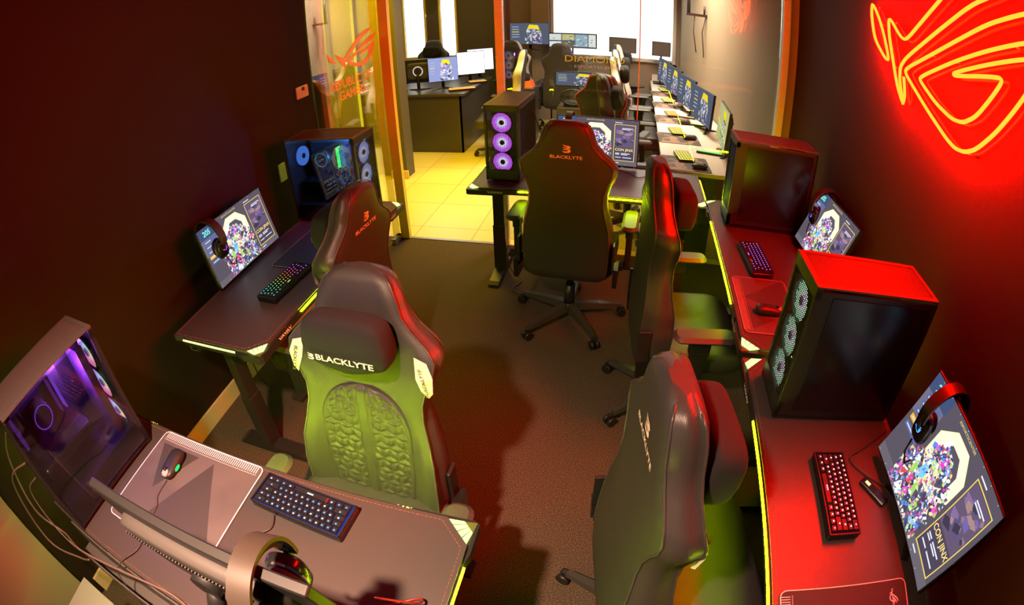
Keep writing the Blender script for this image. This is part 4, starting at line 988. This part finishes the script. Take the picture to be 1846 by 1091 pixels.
for i in range(5):
    hx = 1.0-.0881*(sy[i]-3.5)-.20-.02*i
    o = hm3 if i == 0 else (hm if i == 1 else dup(hm)); o.location = (hx, sy[i], WD+.246); o.rotation_euler = (0, 0, R(-78 if i else -92))
    tag(o, ORD[i]+' lit monitor in the row on the long white desk', 'monitor', 'monitors along the white desk')
    o = {0: k0, 2: k1}.get(i) or dup(k0); o.location = (.43, ky[i], WD+.001); o.rotation_euler = (0, 0, R(-82)); o.scale = (.62, 1, 1)
    tag(o, ORD[i]+(' keyboard, glowing orange, on the long white desk' if i == 2 else ' yellow-lit keyboard on the long white desk'), 'keyboard', 'keyboards along the white desk')
    o = m0 if i == 0 else dup(m0); o.location = (.43, sy[i]-.40+.01, WD+.001); o.rotation_euler = (0, 0, R(-88))
    if i == 0: o.location = (.43, 3.72, WD+.001)
    tag(o, ORD[i]+' brown camouflage mouse mat on the long white desk', 'mouse mat', 'mouse mats along the white desk')
    o = [mo[0], None, mo[2], mo[1], None][i] or dup(mo[0]); o.location = (.53, my[i]+.03, WD+.0045)
    tag(o, ORD[i]+' glowing mouse on the long white desk', 'mouse', 'mice along the white desk')
LS = [(4.05, .66, (.1, 1, .15), 'green'), (5.0, .68, (.7, 1, .1), 'lime'), (5.3, .56, (.9, .9, .3), 'pale yellow')]
for y, x, c, n in LS:
    t = thing('light_bar', (x, y, WD+.001), R(-8), n+' light bar lying by a monitor foot on the long white desk', 'light bar', 'light bars on the white desk')
    new(plastic).rbox((0, 0, .008), (.22, .03, .016), .004).build('housing', t); new(emat('bar_'+n.replace(' ', '_'), c, 1.6)).box((0, -.002, .0175), (.20, .014, .003)).build('diffuser', t)
# chairs along the white desk and at the dark desk
wc = make_chair(leather_w, leather, leather, None, False, False); wc.location = (.05, 6.88, 0); wc.rotation_euler = (0, 0, R(-80))
tag(wc, 'farthest white-trimmed chair in the row at the long white desk', 'chair', 'white-trimmed hall chairs')
for i, (x, y, rz, lab) in enumerate([(.05, 6.10, -88, 'middle white-trimmed chair in the row at the long white desk'), (.05, 5.32, -88, 'nearest white-trimmed chair in the row at the long white desk'),
      (-1.44, 5.72, 96, 'white-trimmed chair at the end of the dark reception desk'), (-1.58, 7.20, -6, 'white-trimmed chair seen beyond the orange post')]):
    tag(dup(wc, (x, y, 0), R(rz)), lab, 'chair', 'white-trimmed hall chairs')
bc = make_chair(leather, leather, leather, None, False, False); bc.location = (.02, 3.98, 0); bc.rotation_euler = (0, 0, R(-88)); tag(bc, 'nearest dark chair at the long white desk, just past the glass', 'chair', 'plain dark hall chairs')
for x, y, rz, lab in [(-3.50, 6.85, -80, 'dark chair against the left tall window'), (-2.95, 7.33, -180, 'dark chair between the two tall windows'), (-.92, 6.86, 4, 'chair in front of the menu screen')]:
    tag(dup(bc, (x, y, 0), R(rz)), lab, 'chair', 'plain dark hall chairs')
rc_ = make_chair(leather, leather, leather, mat('red_piping', (.75, .03, .02), .4), False, False)
rc_.scale = (1, 1, .95); rc_.location = (-.20, 4.70, 0); rc_.rotation_euler = (0, 0, R(-14)); tag(rc_, 'black chair with red piping behind the glass, left of the white desk', 'chair')
# dark desk on the left with its screens
t = thing('reception_desk', (-2.46, 6.42, 0), 0, 'large dark desk block beyond the yellow floor', 'desk')
dk = mat('dark_laminate', (.055, .050, .040), .30)
new(dk).box((0, 0, .735), (1.08, 1.30, .03)).build('worktop', t)
new(dk).box((0, -.61, .36), (.98, .02, .72)).build('front_panel', t)
new(dk).box((.48, 0, .36), (.02, 1.24, .72)).build('side_panel', t); new(dk).box((-.48, 0, .36), (.02, 1.24, .72)).build('side_panel', t)
LM = [((-2.62, 6.14, 1.00), 190, None, 'monitor seen from behind on the dark reception desk'), ((-2.28, 6.10, 1.01), 28, 1, 'lit monitor with a yellow-haired figure on the dark reception desk'),
      ((-2.07, 6.58, 1.02), 30, 9, 'white glowing monitor in the middle of the dark reception desk'), ((-2.04, 6.94, 1.02), 34, 9, 'white glowing monitor at the far end of the dark reception desk')]
for xyz, rz, k, lab in LM:
    o = make_monitor(.36, .30, hall_art(.36, .30, k if k is not None else 0), .05, .05, xyz[2]-.751); o.location = xyz; o.rotation_euler = (0, 0, R(rz)); tag(o, lab, 'monitor', 'monitors on the dark desk')
    if k is None: new(emat('white_ring_glow', (1, .85, .75), .8)).tube([(.06*math.cos(2*PI*q/20), .062, .06*math.sin(2*PI*q/20)+.0) for q in range(20)], .006, 6, True).build('rear_light_ring', o)
o = dup(k1, (-2.02, 6.02, .751), R(25), 'dark keyboard at the front right corner of the dark reception desk', 'keyboards on the dark desk'); o.scale = (.9, 1, 1)
o = dup(k1, (-1.98, 6.55, .751), R(30), 'reddish keyboard in the middle of the dark reception desk', 'keyboards on the dark desk')
t = thing('light_bar', (-2.82, 5.95, .751), R(40), 'blue light bar on the left corner of the dark reception desk', 'light bar'); new(plastic).rbox((0, 0, .012), (.2, .05, .024), .006).build('housing', t); new(G_blue).box((0, -.01, .026), (.17, .02, .003)).build('diffuser', t)
hx = dup(hm, (-1.42, 7.25, 1.36), 0, 'small lit screen high up just right of the orange post', 'monitors further back in the hall')
# far wall screens in front of the big window
def wall_screen(xyz, W, H, kind, label, name='display_screen', zb=0):
    t = thing(name, xyz, 0, label, 'screen'); new(plastic).box((0, .018, 0), (W+.02, .03, H+.02)).build('bezel', t)
    if kind is not None: hall_art(W, H, kind).build('screen', t, rot=(PI/2, 0, 0))
    else: new(mat('unlit_panel', (.10, .085, .08), .5)).box((0, 0, 0), (W, .004, H)).build('screen', t)
    new(steel_b).cyl((0, .03, -H/2), (0, .03, zb-xyz[2]+.012), .012).box((0, .03, zb-xyz[2]+.011), (.2, .2, .02)).build('floor_stand', t); return t
wall_screen((-.84, 7.40, 1.255), .66, .20, 2, 'wide menu screen in front of the big window')
wall_screen((-.14, 7.42, 1.225), .36, .20, None, 'left unlit screen against the big window')
wall_screen((.40, 7.42, 1.215), .24, .19, None, 'right unlit screen against the big window', zb=WD)
# racing rig
t = thing('racing_rig', (-.66, 5.95, 0), 0, 'racing wheel stand with small lit screen on a black box, far end of hall', 'racing rig')
new(dk).box((0, 0, .30), (.34, .4, .60)).build('box', t); new(plastic).box((.05, .12, .90), (.56, .03, .18)).build('screen_frame', t)
g = hall_art(.54, .16, 0).build('screen', t, loc=(.05, .10, .90), rot=(PI/2, 0, 0))
new(plastic).tube([(.13*math.cos(2*PI*k/20), -.12, .72+.09*math.sin(2*PI*k/20)) for k in range(20)], .014, 8, True).box((0, -.11, .72), (.22, .02, .03)).build('steering_wheel', t)
new(plastic).box((0, -.02, .62), (.2, .2, .06)).build('wheel_base', t)
t = thing('display_box', (-1.34, 6.45, 0), 0, 'black display box with an orange tray and cap on top', 'box'); new(dk).box((0, 0, .36), (.3, .36, .72)).build('box', t)
new(mat('orange_plastic', (.9, .16, .03), .4)).loft([[(x*s, y*s, z) for x, y in ((-.12, -.1), (.12, -.1), (.12, .1), (-.12, .1))] for s, z in ((1, .72), (.8, .80))], True).build('orange_tray', t); new(velvet).superell((0, 0, .84), (.16, .16, .12), .8, 18, 10).build('black_cap', t)
# bracket with small projector arm on the right hall wall
t = thing('projector_bracket', (.74, 6.0, 1.80), 0, 'dark wall bracket with hanging cables high on the right hall wall', 'bracket')
new(steel_b).box((0, 0, 0), (.30, .05, .03)).cyl((-.12, 0, 0), (-.12, 0, .4), .02).cyl((.06, 0, 0), (.06, 0, .12), .012).build('arm', t); new(cable_m).tube([(-.05, 0, 0), (-.06, 0, -.2), (-.02, 0, -.45)], .006).tube([(.08, 0, 0), (.04, 0, -.2), (.07, 0, -.5)], .006).build('hanging_cable', t)
# pale box behind the nearest desk
t = thing('storage_box', (-1.50, -.12, 0), 0, 'pale box just behind the rear edge of the nearest desk', 'box')
new(mat('pale_green_white_laminate', (.30, .31, .24), .5)).box((0, 0, .25), (.20, .18, .50)).build('body', t, bevel=.003)
new(mat('pale_green_white_laminate')).box((0, 0, .505), (.21, .19, .01)).build('lid', t)
